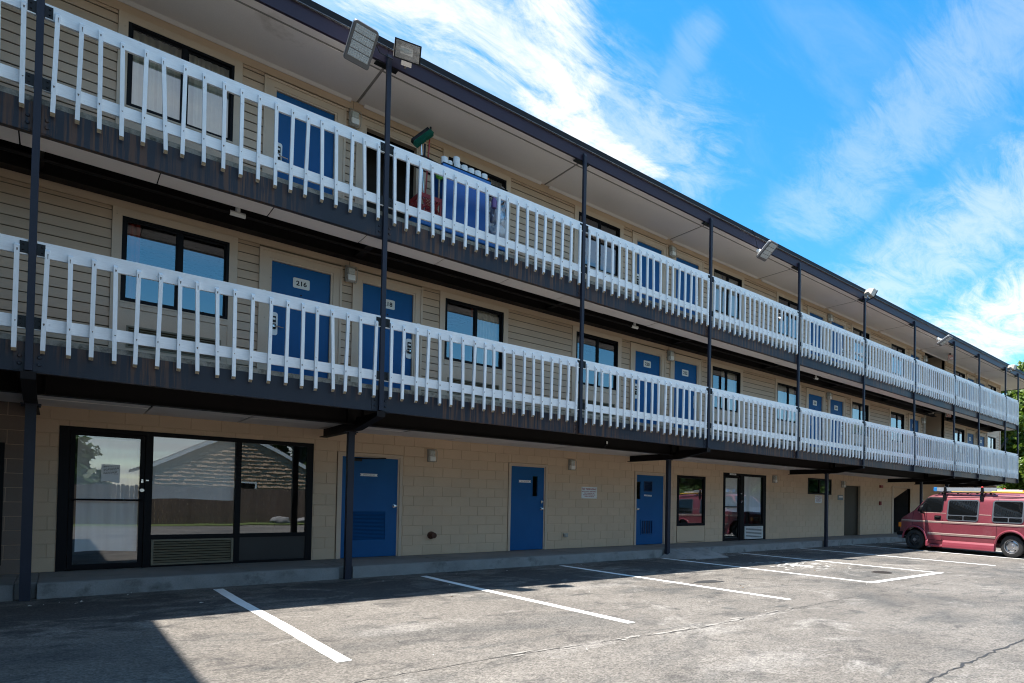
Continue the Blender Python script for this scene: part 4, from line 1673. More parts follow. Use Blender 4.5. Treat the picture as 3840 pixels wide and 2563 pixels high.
# sprinkler room door with its big louvre
d = part("door", motel, (4.54, YG, 0.2))
L = (-4.54, -YG, -0.2)
mb = MB()
steel_frame(mb, 3.945, 5.13, 2.205)
mb.build("door_frame", M["trim"], d, L)
lv = (4.235, 4.825, 0.53, 1.085)
mb = MB()
for (a, b, c, e) in rect_sub((4.03, 5.045, 0.21, 2.13), [lv]):
    mb.box(a, b, YG + 0.012, YG + 0.045, c, e)
mb.build("door_leaf", M["blue"], d, L)
mb = MB()
ring(mb, lv[0] - 0.045, lv[1] + 0.045, lv[2] - 0.045, lv[3] + 0.045, 0.047, YG + 0.004, YG + 0.02)
n = 21
for i in range(n):
    zc_ = lv[2] + (lv[3] - lv[2]) * (i + 0.5) / n
    mb.prism([(YG + 0.008, zc_ - 0.010), (YG + 0.011, zc_ - 0.012), (YG + 0.030, zc_ + 0.007), (YG + 0.027, zc_ + 0.009)], "x", lv[0], lv[1])
mb.build("door_louvre", M["blue"], d, L)
mb = MB()
mb.box(lv[0], lv[1], YG + 0.046, YG + 0.05, lv[2], lv[3])
mb.build("louvre_backing", M["blue_dark"], d, L)
mb = MB()
knob(mb, 4.99, 1.195)
mb.build("door_knob", M["chrome"], d, L, smooth=True)
mb = MB()
mb.box(4.10, 4.36, YG - 0.035, YG + 0.011, 2.045, 2.10)
mb.tube([(4.25, YG - 0.04, 2.09), (4.52, YG - 0.10, 2.10), (4.80, YG - 0.03, 2.125)], 0.012, 6)
mb.build("door_closer", M["black"], d, L)
door_sign(d, L, "SPRINKLER RM", 4.345, 4.665, 1.765, 1.815)

# electrical room door with a slit window
d = part("door", motel, (8.0, YG, 0.2))
L = (-8.0, -YG, -0.2)
mb = MB()
steel_frame(mb, 7.495, 8.515, 2.21, 0.075)
mb.build("door_frame", M["trim"], d, L)
sl = (8.13, 8.265, 1.455, 1.93)
mb = MB()
for (a, b, c, e) in rect_sub((7.57, 8.44, 0.21, 2.143), [sl]):
    mb.box(a, b, YG + 0.012, YG + 0.045, c, e)
mb.build("door_leaf", M["blue"], d, L)
mb = MB()
ring(mb, sl[0] - 0.012, sl[1] + 0.012, sl[2] - 0.012, sl[3] + 0.012, 0.014, YG + 0.006, YG + 0.02)
mb.build("slit_frame", M["blue"], d, L)
pane("pane", d, L, sl[0], sl[1], sl[2], sl[3], YG + 0.03, M["shop_glass"])
mb = MB()
knob(mb, 8.375, 1.165)
mb.lathe([(-0.022, 0.022), (0.012, 0.028)], (8.375, YG + 0.0, 1.33), "y", 12)
mb.box(8.355, 8.372, YG - 0.028, YG + 0.011, 1.29, 1.36)
mb.build("door_knob", M["chrome"], d, L, smooth=True)
door_sign(d, L, "ELECTRICAL RM", 7.765, 8.085, 1.77, 1.825)

# third blue door: slit window, square vent above, barred vent below
d = part("door", motel, (11.87, YG, 0.2))
L = (-11.87, -YG, -0.2)
mb = MB()
steel_frame(mb, 11.285, 12.455, 2.195, 0.085)
mb.build("door_frame", M["trim"], d, L)
sl = (11.375, 11.51, 1.455, 1.925)
v1 = (11.63, 11.935, 1.66, 1.945)
v2 = (11.53, 11.985, 0.475, 0.89)
mb = MB()
for (a, b, c, e) in rect_sub((11.37 - 0.02, 12.37, 0.21, 2.11), [sl, v1, v2]):
    mb.box(a, b, YG + 0.012, YG + 0.045, c, e)
mb.build("door_leaf", M["blue"], d, L)
pane("pane", d, L, sl[0], sl[1], sl[2], sl[3], YG + 0.03, M["shop_glass"])
mb = MB()
ring(mb, v1[0], v1[1], v1[2], v1[3], 0.02, YG - 0.004, YG + 0.03)
for i in range(6):
    zc_ = v1[2] + 0.02 + (v1[3] - v1[2] - 0.04) * (i + 0.5) / 6
    mb.prism([(YG + 0.000, zc_ - 0.015), (YG + 0.004, zc_ - 0.018), (YG + 0.030, zc_ + 0.010), (YG + 0.026, zc_ + 0.013)], "x", v1[0] + 0.02, v1[1] - 0.02)
mb.build("upper_vent", M["blue_dark"], d, L)
mb = MB()
ring(mb, v2[0], v2[1], v2[2], v2[3], 0.03, YG - 0.004, YG + 0.03)
for i in range(1, 5):
    x = v2[0] + (v2[1] - v2[0]) * i / 5
    mb.box(x - 0.010, x + 0.010, YG - 0.002, YG + 0.02, v2[2] + 0.03, v2[3] - 0.03)
mb.build("lower_vent", M["blue"], d, L)
mb = MB()
mb.box(v2[0], v2[1], YG + 0.046, YG + 0.05, v2[2], v2[3])
mb.build("vent_backing", M["blue_dark"], d, L)
mb = MB()
mb.box(v1[0], v1[1], YG + 0.046, YG + 0.05, v1[2], v1[3])
mb.build("vent_backing", M["blue_dark"], d, L)
mb = MB()
knob(mb, 11.395, 1.18)
mb.build("door_knob", M["chrome"], d, L, smooth=True)
door_sign(d, L, "LAUNDRY RM", 11.64, 11.935, 1.533, 1.575, 0.03)

# single window over a smooth panel
w = part("window", motel, (13.5, YG, 0.7))
L = (-13.5, -YG, -0.7)
mb = MB()
ring(mb, 12.915, 14.115, 0.70, 2.17, 0.075, YG - 0.01, YG + 0.07)
mb.build("window_frame", M["frame"], w, L)
pane("pane", w, L, 12.99, 14.04, 0.775, 2.095, YG + 0.03, M["shop_glass"])
mb = MB()
mb.box(12.93, 14.10, YG - 0.004, YG + 0.03, 0.235, 0.697)
mb.build("sill_panel", M["block"], w, L)

# second storefront: door and papered pane over a white grille
sf = part("storefront", motel, (16.05, YG, 0.2))
L = (-16.05, -YG, -0.2)
mb = MB()
mb.box(14.95, 15.01, y0, y1, 0.2, 2.345)
mb.box(16.98, 17.14, y0, y1, 0.2, 2.345)
mb.box(15.01, 16.98, y0, y1, 2.27, 2.345)
mb.box(15.78, 15.97, y0, y1, 0.2, 2.27)
mb.box(15.97, 16.98, y0, y1, 0.655, 0.72)
mb.box(15.97, 16.98, y0, y1, 0.2, 0.235)
mb.box(15.01, 15.06, y0 + 0.015, y1 - 0.02, 0.215, 2.25)
mb.box(15.72, 15.78, y0 + 0.015, y1 - 0.02, 0.215, 2.25)
mb.box(15.06, 15.72, y0 + 0.015, y1 - 0.02, 2.19, 2.25)
mb.box(15.06, 15.72, y0 + 0.015, y1 - 0.02, 0.215, 0.29)
mb.build("storefront_frame", M["frame"], sf, L)
pane("pane", sf, L, 15.06, 15.72, 0.29, 2.19, YG + 0.03, M["shop_glass"])
pane("pane", sf, L, 15.97, 16.98, 0.72, 2.27, YG + 0.03, M["shop_glass"])
sheet("paper_sheet", sf, L, 15.02, 15.70, 1.12, 2.19, YG + 0.065, M["paper"], 0.004)
sheet("paper_sheet", sf, L, 15.98, 16.93, 1.12, 2.27, YG + 0.065, M["paper"], 0.006)
mb = MB()
mb.box(15.02, 15.76, YG - 0.03, YG - 0.01, 1.262, 1.290)
mb.build("push_bar", M["frame"], sf, L)
mb = MB()
mb.lathe([(-0.03, 0.018), (0.0, 0.022)], (15.80, YG - 0.012, 1.70), "y", 10)
mb.lathe([(-0.03, 0.018), (0.0, 0.022)], (15.81, YG - 0.012, 1.42), "y", 10)
mb.box(15.80, 15.92, YG - 0.035, YG - 0.0125, 1.455, 1.475)
mb.build("door_lock", M["chrome"], sf, L)
p = part("name_plate", sf, (15.39 - 16.05, -0.014, 2.308 - 0.2))
mb = MB()
mb.box(-0.16, 0.16, -0.003, 0.0, -0.026, 0.026)
mb.build("plate", M["white_plastic"], p)
text_mesh("SERVICE RM", 0.22, 0.022, M["ink"], p, (0, -0.004, 0))
mb = MB()
ring(mb, 16.035, 16.975, 0.24, 0.652, 0.02, YG - 0.03, YG + 0.02)
for i in range(8):
    zc_ = 0.262 + 0.37 * (i + 0.5) / 8
    mb.box(16.055, 16.955, YG - 0.025, YG - 0.005, zc_ - 0.012, zc_ + 0.012)
mb.build("air_grille", M["white_plastic"], sf, L)
mb = MB()
mb.box(16.055, 16.955, YG + 0.021, YG + 0.025, 0.26, 0.632)
mb.build("grille_backing", M["black"], sf, L)

# small high window
w = part("window", motel, (20.5, YG, 1.8))
L = (-20.5, -YG, -1.8)
mb = MB()
ring(mb, 19.675, 21.295, 1.79, 2.38, 0.05, YG - 0.006, YG + 0.07)
mb.box(20.44, 20.50, YG, YG + 0.06, 1.84, 2.33)
mb.build("window_frame", M["frame"], w, L)
pane("pane", w, L, 19.725, 20.44, 1.84, 2.33, YG + 0.03, M["shop_glass"])
pane("pane", w, L, 20.50, 21.245, 1.84, 2.33, YG + 0.03, M["shop_glass"])

# brown recessed door
d = part("door", motel, (22.9, YG, 0.2))
L = (-22.9, -YG, -0.2)
mb = MB()
mb.box(22.275, 23.525, YG + 0.10, YG + 0.14, 0.2, 2.19)
mb.build("door_leaf", M["tan_door"], d, L)

# passage on the ground floor: shade coloured into side walls and back, sloping stair underside
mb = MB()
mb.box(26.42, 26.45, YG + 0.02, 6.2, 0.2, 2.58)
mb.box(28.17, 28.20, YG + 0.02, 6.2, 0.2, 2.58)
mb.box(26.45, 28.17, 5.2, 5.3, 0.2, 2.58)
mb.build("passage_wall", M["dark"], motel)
mb = MB()
mb.prism([(26.452, 2.56), (28.168, 2.56), (28.168, 2.20), (26.452, 1.62)], "y", YG + 0.16, 5.1)
mb.build("stair_underside", M["block"], motel)  # pale stair slab against the dark walls stands for a sunlit triangle
mb = MB()
mb.box(26.30, 26.45, YG - 0.03, YG + 0.02, 0.2, 2.30)
mb.box(26.45, 28.17, YG - 0.03, YG + 0.02, 2.235, 2.30)
mb.build("passage_trim", M["trim"], motel)
# fine paint scuffs low on the sprinkler room door
# brick pier at the far end
pierb = part("brick_pier", motel, (32.2, 2.2, 0))
mbx = MB()
mbx.box(31.905, 32.495, 1.905, 2.495, 0.0, 2.6)
mbx.build("pier_core", M["mortar"], pierb, (-32.2, -2.2, 0))
bk_ = MB()
for c in range(38):
    for i in range(3):
        z = 0.035 + c * 0.068
        o_ = 0.1 if c % 2 else 0.0
        bk_.box(-0.29 + i * 0.2 + 0.004, -0.29 + i * 0.2 + 0.186, -0.305, -0.296, z - 0.027, z + 0.027)
        bk_.box(-0.305, -0.296, -0.29 + i * 0.2 + 0.004, -0.29 + i * 0.2 + 0.186, z - 0.027, z + 0.027)
bk_.build("brick_courses", M["brick"], pierb)["kind"] = "stuff"

# ================================================================== LIGHTS, SIGNS AND OTHER FITTINGS
def make_wall_lamp():
    t = thing("wall_lamp", "tmp", "wall lamp", group="small caged wall lamps along the walls")
    mb = MB()
    mb.box(-0.075, 0.075, -0.035, 0.0, -0.125, 0.125)
    mb.build("back_plate", M["grey_plastic"], t, bevel=0.012)
    mb = MB()
    mb.prism([(-0.036, -0.015), (-0.115, -0.010), (-0.120, 0.09), (-0.085, 0.115), (-0.036, 0.118)], "x", -0.052, 0.052)
    mb.build("lens", M["lens"], t, bevel=0.008)
    mb = MB()
    mb.box(-0.058, 0.058, -0.128, -0.036, -0.112, -0.016)
    mb.build("ballast_box", M["white_plastic"], t, bevel=0.008)
    mb = MB()
    for s in (-1, 1):
        x = s * 0.078
        mb.tube([(x, -0.03, -0.12), (x, -0.10, -0.128), (x, -0.135, -0.09), (x, -0.135, 0.09), (x, -0.09, 0.13), (x, -0.02, 0.125)], 0.006, 6)
    mb.tube([(-0.078, -0.10, -0.128), (0.078, -0.10, -0.128)], 0.006, 6)
    mb.tube([(-0.078, -0.09, 0.13), (0.078, -0.09, 0.13)], 0.006, 6)
    mb.build("wire_guard", M["grey_plastic"], t)
    return t


LAMPS = [(3.604, YW - 0.014, 5.035, "small caged wall lamp between the two nearest blue doors on the middle floor"),
         (11.02, YW - 0.014, 5.035, "small caged wall lamp between the second pair of blue doors on the middle floor"),
         (18.44, YW - 0.014, 5.035, "small caged wall lamp between the third pair of blue doors on the middle floor"),
         (25.82, YW - 0.014, 5.0, "small wall lamp beside the pale downpipe at the passage on the middle floor"),
         (32.05, YW - 0.014, 4.95, "small wall lamp between the last two doors, beyond the middle floor passage"),
         (3.604, YW - 0.014, 7.64, "small caged wall lamp on the top floor, left of the open dark doorway"),
         (11.02, YW - 0.014, 7.66, "small caged lamp between the second pair of doors on the top floor"),
         (18.44, YW - 0.014, 7.66, "tiny caged lamp between the third pair of doors on the top floor"),
         (25.96, YW - 0.014, 7.62, "small wall lamp on the top floor at the left corner of the open passage"),
         (32.05, YW - 0.014, 7.60, "small wall lamp on the top floor, the farthest along the wall"),
         (5.695, YG, 2.24, "caged wall lamp on the block wall right of the sprinkler room door"),
         (9.187, YG, 2.25, "caged wall lamp on the block wall, above and left of the no trespassing sign"),
         (17.56, YG, 2.24, "caged wall lamp on the block wall right of the glass door with white grille"),
         (22.08, YG, 2.22, "caged wall lamp at the top left of the brown recessed doorway")]
proto = make_wall_lamp()
for i, (x, y, z, lab) in enumerate(LAMPS):
    o = proto if i == 0 else copy_tree(proto)
    o.location = (x, y, z)
    o["label"] = lab


def make_led(label):
    """Flat area floodlight: thin housing with four LED strips, on a short arm."""
    t = thing("led_floodlight", label, "floodlight", group="grey LED floodlights along the roof edge")
    W_, L_, T_ = 0.185, 0.30, 0.035
    pts = []
    for (cx, cy, a0) in ((W_ - 0.05, L_ - 0.07, 0), (-W_ + 0.05, L_ - 0.07, 90), (-W_ + 0.03, -L_ + 0.05, 180), (W_ - 0.03, -L_ + 0.05, 270)):
        r_ = 0.05 if a0 < 180 else 0.03
        for k in range(5):
            a = R(a0 + 22.5 * k)
            pts.append((cx + r_ * math.cos(a), cy + r_ * 1.3 * math.sin(a)))
    mb = MB()
    mb.prism(pts, "z", -T_, T_)
    mb.build("housing", M["lampgrey"], t, bevel=0.012)
    mb = MB()
    mb.prism([(x * 0.93, y * 0.93) for (x, y) in pts], "z", T_ + 0.001, T_ + 0.022)
    mb.build("top_cover", M["white_plastic"], t, bevel=0.01)
    for i in range(4):
        yy = -0.205 + i * 0.118
        mb = MB()
        mb.box(-0.145, 0.145, yy, yy + 0.104, -T_ - 0.010, -T_ - 0.0005)
        for a in range(8):
            for b in range(3):
                mb.lathe([(-0.006, 0.005), (0.0, 0.012)], (-0.126 + a * 0.036, yy + 0.018 + b * 0.034, -T_ - 0.0102), "z", 6)
        mb.build("led_module", M["led"], t)
    mb = MB()
    mb.tube([(0, -0.02, 0.03), (0, -0.10, 0.14), (0, -0.19, 0.235)], 0.026, 10)
    mb.tube([(0, -0.165, 0.205), (0, -0.225, 0.27)], 0.055, 10)
    mb.build("mounting_arm", M["white_plastic"], t)
    return t


LED = [((3.17, -0.33, 7.80), 1.0, 46, -4, "large grey LED floodlight at the roof edge, beside a pale box floodlight at the post"),
       ((12.77, -0.33, 7.75), 1.0, 36, 0, "grey LED floodlight at the roof edge above the bay of rooms 220 and 222's right neighbour"),
       ((23.84, -0.36, 7.68), 1.0, 28, 0, "small grey LED floodlight at the roof edge, farthest of the LED floodlights")]
protoL = make_led("x")
for i, (loc, sc_, tilt, spin, lab) in enumerate(LED):
    o = protoL if i == 0 else copy_tree(protoL)
    o.location = loc
    o.scale = (0.92, 0.92, 0.92)
    # local +y points outward and up, local -z is the lit face
    o.rotation_euler = (Matrix.Rotation(R(180), 3, "Z") @ Matrix.Rotation(R(spin), 3, "Y") @ Matrix.Rotation(R(tilt), 3, "X")).to_euler()
    o["label"] = lab
protoL["label"] = "large grey LED floodlight at the roof edge, beside a pale box floodlight at the post"
for o in bpy.data.objects:
    if o.name.startswith("led_floodlight") and abs(o.location.x - 12.77) < 0.1:
        o["label"] = "grey LED floodlight standing alone on the roof edge, second in size of the LED floodlights"


def make_flood(label):
    """Box floodlight: tapered housing, glass face with reflector and lamp behind it, yoke."""
    t = thing("box_floodlight", label, "floodlight", group="pale box floodlights along the roof edge")
    w, h = 0.175, 0.12
    mb = MB()
    v = [(-w, -0.10, -h), (w, -0.10, -h), (w, -0.10, h), (-w, -0.10, h), (-w, 0.03, -h), (w, 0.03, -h), (w, 0.03, h), (-w, 0.03, h),
         (-w * 0.62, 0.13, -h * 0.5), (w * 0.62, 0.13, -h * 0.5), (w * 0.62, 0.13, h * 0.6), (-w * 0.62, 0.13, h * 0.6)]
    mb.add(v, [(0, 1, 5, 4), (1, 2, 6, 5), (2, 3, 7, 6), (3, 0, 4, 7), (4, 5, 9, 8), (5, 6, 10, 9), (6, 7, 11, 10), (7, 4, 8, 11), (8, 9, 10, 11)])
    mb.build("housing", M["lampwhite"], t, bevel=0.008)
    mb = MB()
    ring(mb, -w - 0.008, w + 0.008, -h - 0.008, h + 0.008, 0.018, -0.125, -0.098)
    mb.build("face_frame", M["black"], t)
    mb = MB()
    mb.add([(-w + 0.01, -0.112, -h + 0.01), (w - 0.01, -0.112, -h + 0.01), (w - 0.01, -0.112, h - 0.01), (-w + 0.01, -0.112, h - 0.01)], [(0, 1, 2, 3)])
    mb.build("glass_face", M["glass"], t)
    mb = MB()
    v = [(-w + 0.01, -0.095, -h + 0.01), (w - 0.01, -0.095, -h + 0.01), (w - 0.01, -0.095, h - 0.01), (-w + 0.01, -0.095, h - 0.01),
         (-w * 0.5, 0.02, -h * 0.4), (w * 0.5, 0.02, -h * 0.4), (w * 0.5, 0.02, h * 0.4), (-w * 0.5, 0.02, h * 0.4)]
    mb.add(v, [(0, 1, 5, 4), (1, 2, 6, 5), (2, 3, 7, 6), (3, 0, 4, 7), (4, 5, 6, 7)])
    mb.build("reflector", M["chrome"], t)
    mb = MB()
    mb.tube([(-0.11, -0.05, 0), (-0.02, -0.05, 0), (0.06, -0.05, 0)], [0.014, 0.034, 0.016], 10)
    mb.build("lamp_tube", M["lens"], t, smooth=True)
    mb = MB()
    mb.box(-0.075, 0.075, -0.06, 0.06, -h - 0.075, -h - 0.002)
    mb.tube([(0, 0.0, -h - 0.06), (0, 0.10, -h - 0.10)], 0.02, 8)
    mb.build("yoke", M["chrome"], t, bevel=0.006)
    return t


protoF = make_flood("x")
for i, (loc, rx, rz, lab) in enumerate([((3.82, -0.30, 8.07), -34, -14, "pale box floodlight with glass face beside the large LED floodlight"),
                                        ((18.08, -0.32, 8.02), -30, 62, "pale box floodlight on the roof edge at the post left of the small LED floodlight"),
                                        ((31.68, -0.32, 7.98), -24, 60, "small pale box floodlight near the far right end of the roof, against the trees")]):
    o = protoF if i == 0 else copy_tree(protoF)
    o.location = loc
    o.rotation_euler = (Matrix.Rotation(R(rz), 3, "Z") @ Matrix.Rotation(R(rx), 3, "X").inverted()).to_euler()
    o["label"] = lab
# thin cables from the fascia to the lights
for (pts, lab) in (([(3.12, -0.30, 8.10), (3.30, -0.24, 8.16), (3.52, -0.05, 8.02), (3.70, -0.10, 7.98)], "thin black cable looping between the two floodlights at the second post"),
                   ([(12.52, -0.045, 8.29), (12.60, -0.08, 8.10), (12.66, -0.10, 7.85)], "thin black cable running down the fascia to the middle LED floodlight")):
    mb = MB()
    mb.tube(pts, 0.008, 6)
    tag(mb.build("cable", M["black"], smooth=True), lab, "cable")

# security camera under the longitudinal beam
t = thing("security_camera", "small security camera with white face hanging from the dark beam above the no trespassing sign", "camera", (8.73, 0.98, 2.53))
mb = MB()
mb.box(-0.07, 0.02, -0.03, 0.03, -0.012, -0.001)
mb.tube([(-0.01, 0, -0.01), (0.0, -0.02, 0.04), (0.0, -0.045, 0.08)], 0.012, 8)
mb.build("bracket", M["black"], t)
mb = MB()
mb.box(-0.022, 0.022, -0.075, -0.02, 0.05, 0.15)
mb.build("body", M["black"], t)
mb = MB()
mb.box(-0.020, 0.020, -0.080, -0.0755, 0.085, 0.145)
mb.lathe([(-0.006, 0.006), (0, 0.010)], (0, -0.0805, 0.118), "y", 10)
mb.build("face", M["white_plastic"], t)


def trespass(x, z, w, h, label):
    t = thing("warning_sign", label, "sign", (x, YG - 0.003, z), group="white no trespassing signs on the block wall")
    mb = MB()
    mb.box(-w / 2, w / 2, -0.004, 0.0, -h / 2, h / 2)
    mb.build("panel", M["white_plastic"], t, bevel=0.0015)
    for (s, zz, hh, ww) in (("NO TRESPASSING", 0.31, 0.155, 0.90), ("MOTEL IS NOT RESPONSIBLE", 0.10, 0.085, 0.90), ("FOR DAMAGED OR", -0.045, 0.085, 0.66),
                            ("STOLEN VEHICLES OR", -0.19, 0.085, 0.78), ("THEIR CONTENTS", -0.335, 0.085, 0.62)):
        text_mesh(s, w * ww, h * hh, M["red_ink"], t, (0, -0.005, h * zz), "lettering", 0.028)
    mb = MB()
    for sx in (-1, 1):
        for sz in (-1, 1):
            mb.lathe([(-0.007, 0.004), (-0.004, 0.007)], (sx * (w / 2 - 0.02), 0, sz * (h / 2 - 0.02)), "y", 8)
    mb.build("screw", M["chrome"], t)


trespass(9.77, 1.58, 0.485, 0.29, "white no trespassing sign on the block wall between the second and third blue doors")
trespass(20.38, 1.605, 0.46, 0.28, "white no trespassing sign under the small high window")
t = thing("room_plaque", "small blue-grey plaque on the block wall left of the brown doorway", "plaque", (21.95, YG - 0.002, 1.70))
mb = MB()
mb.box(-0.20, 0.20, -0.012, 0.0, -0.09, 0.09)
mb.build("panel", M["plaque"], t, bevel=0.004)
mb = MB()
mb.box(-0.13, 0.16, -0.014, -0.0125, 0.0, 0.06)
mb.build("lettering_field", M["soffit"], t)


def exit_sign(x, y, z, label):
    t = thing("exit_sign", label, "exit sign", (x, y, z), (0, 0, R(-20)), group="red exit signs over the passage")
    mb = MB()
    mb.box(-0.155, 0.155, -0.028, 0.028, -0.105, 0.105)
    mb.build("case", M["exit_face"], t, bevel=0.006)
    mb = MB()
    ring(mb, -0.148, 0.148, -0.098, 0.098, 0.022, -0.031, -0.0285)
    mb.build("face_border", M["red_box"], t)
    text_mesh("EXIT", 0.225, 0.125, M["red_box"], t, (0, -0.0295, 0), "lettering", 0.03)
    mb = MB()
    mb.box(-0.03, 0.03, -0.02, 0.02, 0.106, 0.2)
    mb.build("canopy", M["black"], t)


exit_sign(27.05, 0.70, 7.78, "red exit sign hanging under the roof soffit on the top floor")
exit_sign(26.90, 0.70, 5.33, "red exit sign over the passage on the middle floor")
for (x, y, z, w, h, lab) in ((25.27, YG, 2.24, 0.24, 0.115, "red fire alarm horn high on the block wall near the parked van"),
                             (25.20, YG, 1.52, 0.14, 0.16, "red fire alarm pull box at chest height near the parked van")):
    mb = MB()
    mb.box(-w / 2, w / 2, -0.06, 0.0, -h / 2, h / 2)
    mb.box(-w / 2 + 0.02, w / 2 - 0.02, -0.072, -0.0605, -h / 2 + 0.02, h / 2 - 0.02)
    o = mb.build("alarm_box", M["red_box"], None, (x, y, z), bevel=0.005)
    tag(o, lab, "fire alarm")
mb = MB()
mb.box(27.9, 28.16, 5.5, 5.58, 4.3, 4.6)
mb = MB()
mb.box(-0.05, 0.0, -0.14, 0.14, -0.16, 0.16)
tag(mb.build("hose_box", M["red_box"], None, (28.178, 3.2, 4.55), bevel=0.006), "dark red box on the inner wall of the middle floor passage", "fire box")

# pipe stub and socket low on the block wall
mb = MB()
mb.lathe([(-0.16, 0.050), (-0.15, 0.058), (-0.04, 0.058), (-0.035, 0.075), (0.0, 0.08)], (0, 0, 0), "y", 14)
o = mb.build("pipe_outlet", M["rust"], None, (5.74, YG - 0.002, 0.60))
tag(o, "rusty brown pipe outlet low on the block wall between the first two blue doors", "pipe outlet")
mb = MB()
mb.box(-0.06, 0.06, -0.05, 0.0, -0.045, 0.045)
mb.box(-0.045, 0.0, -0.075, -0.0505, -0.03, 0.03)
o = mb.build("outlet_box", M["grey_plastic"], None, (9.06, YG - 0.002, 0.525), bevel=0.006)
tag(o, "small grey electrical outlet box low on the block wall beside the electrical room door", "outlet box")

# ================================================================== HOUSEKEEPING CART ON THE TOP BALCONY
M["cart_blue"] = mat("blue_cart_plastic", (0.006, 0.085, 0.32), 0.35, var=0.08, vscale=6)
M["cart_light"] = mat("pale_blue_cart_bin", (0.012, 0.14, 0.42), 0.35, var=0.08)
M["crate_red"] = mat("red_crate_plastic", (0.30, 0.028, 0.03), 0.4, var=0.08)
M["green"] = mat("teal_broom_bristle", (0.02, 0.20, 0.14), 0.8, var=0.25, vscale=50)
M["lime"] = mat("lime_plastic", (0.12, 0.42, 0.05), 0.4)
M["towel"] = mat("white_towel", (0.80, 0.80, 0.80), 0.95, var=0.06, vscale=20)
M["wrap"] = glass_mat("clear_plastic_bag", (0.88, 0.9, 0.92), 0.12, 1.5, 0.02)
M["red_handle"] = mat("red_painted_handle", (0.36, 0.03, 0.02), 0.35)
M["amber"] = mat("orange_cap", (0.7, 0.16, 0.02), 0.4)
M["purple"] = mat("purple_bottle", (0.16, 0.08, 0.22), 0.3)
F3 = 5.672
cx0, cx1, cy0, cy1 = 4.74, 5.58, 0.42, 0.88
cart = thing("housekeeping_cart", "blue housekeeping cart parked behind the top railing", "cart", ((cx0 + cx1) / 2, (cy0 + cy1) / 2, F3))
L = (-(cx0 + cx1) / 2, -(cy0 + cy1) / 2, -F3)
mb = MB()
mb.box(cx0, cx1, cy0, cy0 + 0.02, F3 + 0.42, F3 + 1.28)
mb.box(cx0, cx1, cy1 - 0.02, cy1, F3 + 0.42, F3 + 1.28)
mb.box(cx0, cx0 + 0.02, cy0 + 0.02, cy1 - 0.02, F3 + 0.42, F3 + 1.28)
mb.box(cx1 - 0.02, cx1, cy0 + 0.02, cy1 - 0.02, F3 + 0.42, F3 + 1.28)
mb.box(cx0 + 0.02, cx1 - 0.02, cy0 + 0.02, cy1 - 0.02, F3 + 0.60, F3 + 0.62)
mb.build("cabinet", M["cart_blue"], cart, L)
mb = MB()
mb.box(cx0 - 0.02, cx1 + 0.02, cy0 - 0.02, cy1 + 0.02, F3 + 1.281, F3 + 1.345)
mb.build("top_tray", M["cart_light"], cart, L, bevel=0.01)
mb = MB()
mb.box(cx0 - 0.02, cx1 + 0.02, cy0 - 0.024, cy0 - 0.0205, F3 + 1.346, F3 + 1.36)
mb.box(cx0 - 0.02, cx1 + 0.02, cy0 - 0.024, cy1 + 0.02, F3 + 1.3455, F3 + 1.352)
mb.build("tray_mat", M["black"], cart, L)
mb = MB()
mb.box(cx0 - 0.38, cx1 + 0.36, cy0, cy1, F3 + 0.20, F3 + 0.42)
mb.build("base_tray", M["cart_light"], cart, L, bevel=0.02)
mb = MB()
mb.lathe([(-0.024, 0.082), (0.024, 0.082)], (0, 0, 0.083), "y", 18)
mb.box(-0.03, 0.03, -0.034, 0.034, 0.13, 0.20)
CAST = mb.mesh("caster", M["black"])
for x in (cx0 - 0.25, cx0 + 0.15, cx1 - 0.05, cx1 + 0.25):
    for y in (cy0 + 0.06, cy1 - 0.06):
        link("caster", CAST, cart, (x + L[0], y + L[1], 0))
mb = MB()
mb.tube([(cx0 - 0.0, cy0 + 0.02, F3 + 1.30), (cx0 - 0.32, cy0 + 0.02, F3 + 1.34), (cx0 - 0.36, cy0 + 0.05, F3 + 1.34), (cx0 - 0.36, cy1 - 0.05, F3 + 1.34), (cx0 - 0.32, cy1 - 0.02, F3 + 1.34), (cx0, cy1 - 0.02, F3 + 1.30)], 0.014, 8)
mb.tube([(cx1, cy0 + 0.02, F3 + 1.32), (cx1 + 0.36, cy0 + 0.02, F3 + 1.33), (cx1 + 0.36, cy1 - 0.02, F3 + 1.33), (cx1, cy1 - 0.02, F3 + 1.32)], 0.014, 8)
mb.build("push_handle", M["black"], cart, L, smooth=True)
# white rolls on the tray
roll = MB()
roll.lathe([(0.0, 0.055), (0.115, 0.055), (0.117, 0.05), (0.117, 0.022), (0.09, 0.02)], (0, 0, 0), "z", 18)
ROLL = roll.mesh("paper_roll", M["towel"], smooth=True)
rx = [(4.77, 0.46), (4.88, 0.52), (5.01, 0.49), (5.13, 0.47), (5.26, 0.48), (5.38, 0.47), (5.51, 0.48), (4.95, 0.66), (5.2, 0.66)]
for i, (x, y) in enumerate(rx):
    o = link("paper_roll", ROLL, None, (x, y, F3 + 1.3525))
    tag(o, "white paper roll in the row on top of the blue housekeeping cart", "paper roll", "white paper rolls on the cart")
o = link("paper_roll", ROLL, None, (5.01, 0.52, F3 + 1.4705), (0, 0, 0))
tag(o, "white paper roll standing on top of the other rolls on the blue cart", "paper roll", "white paper rolls on the cart")
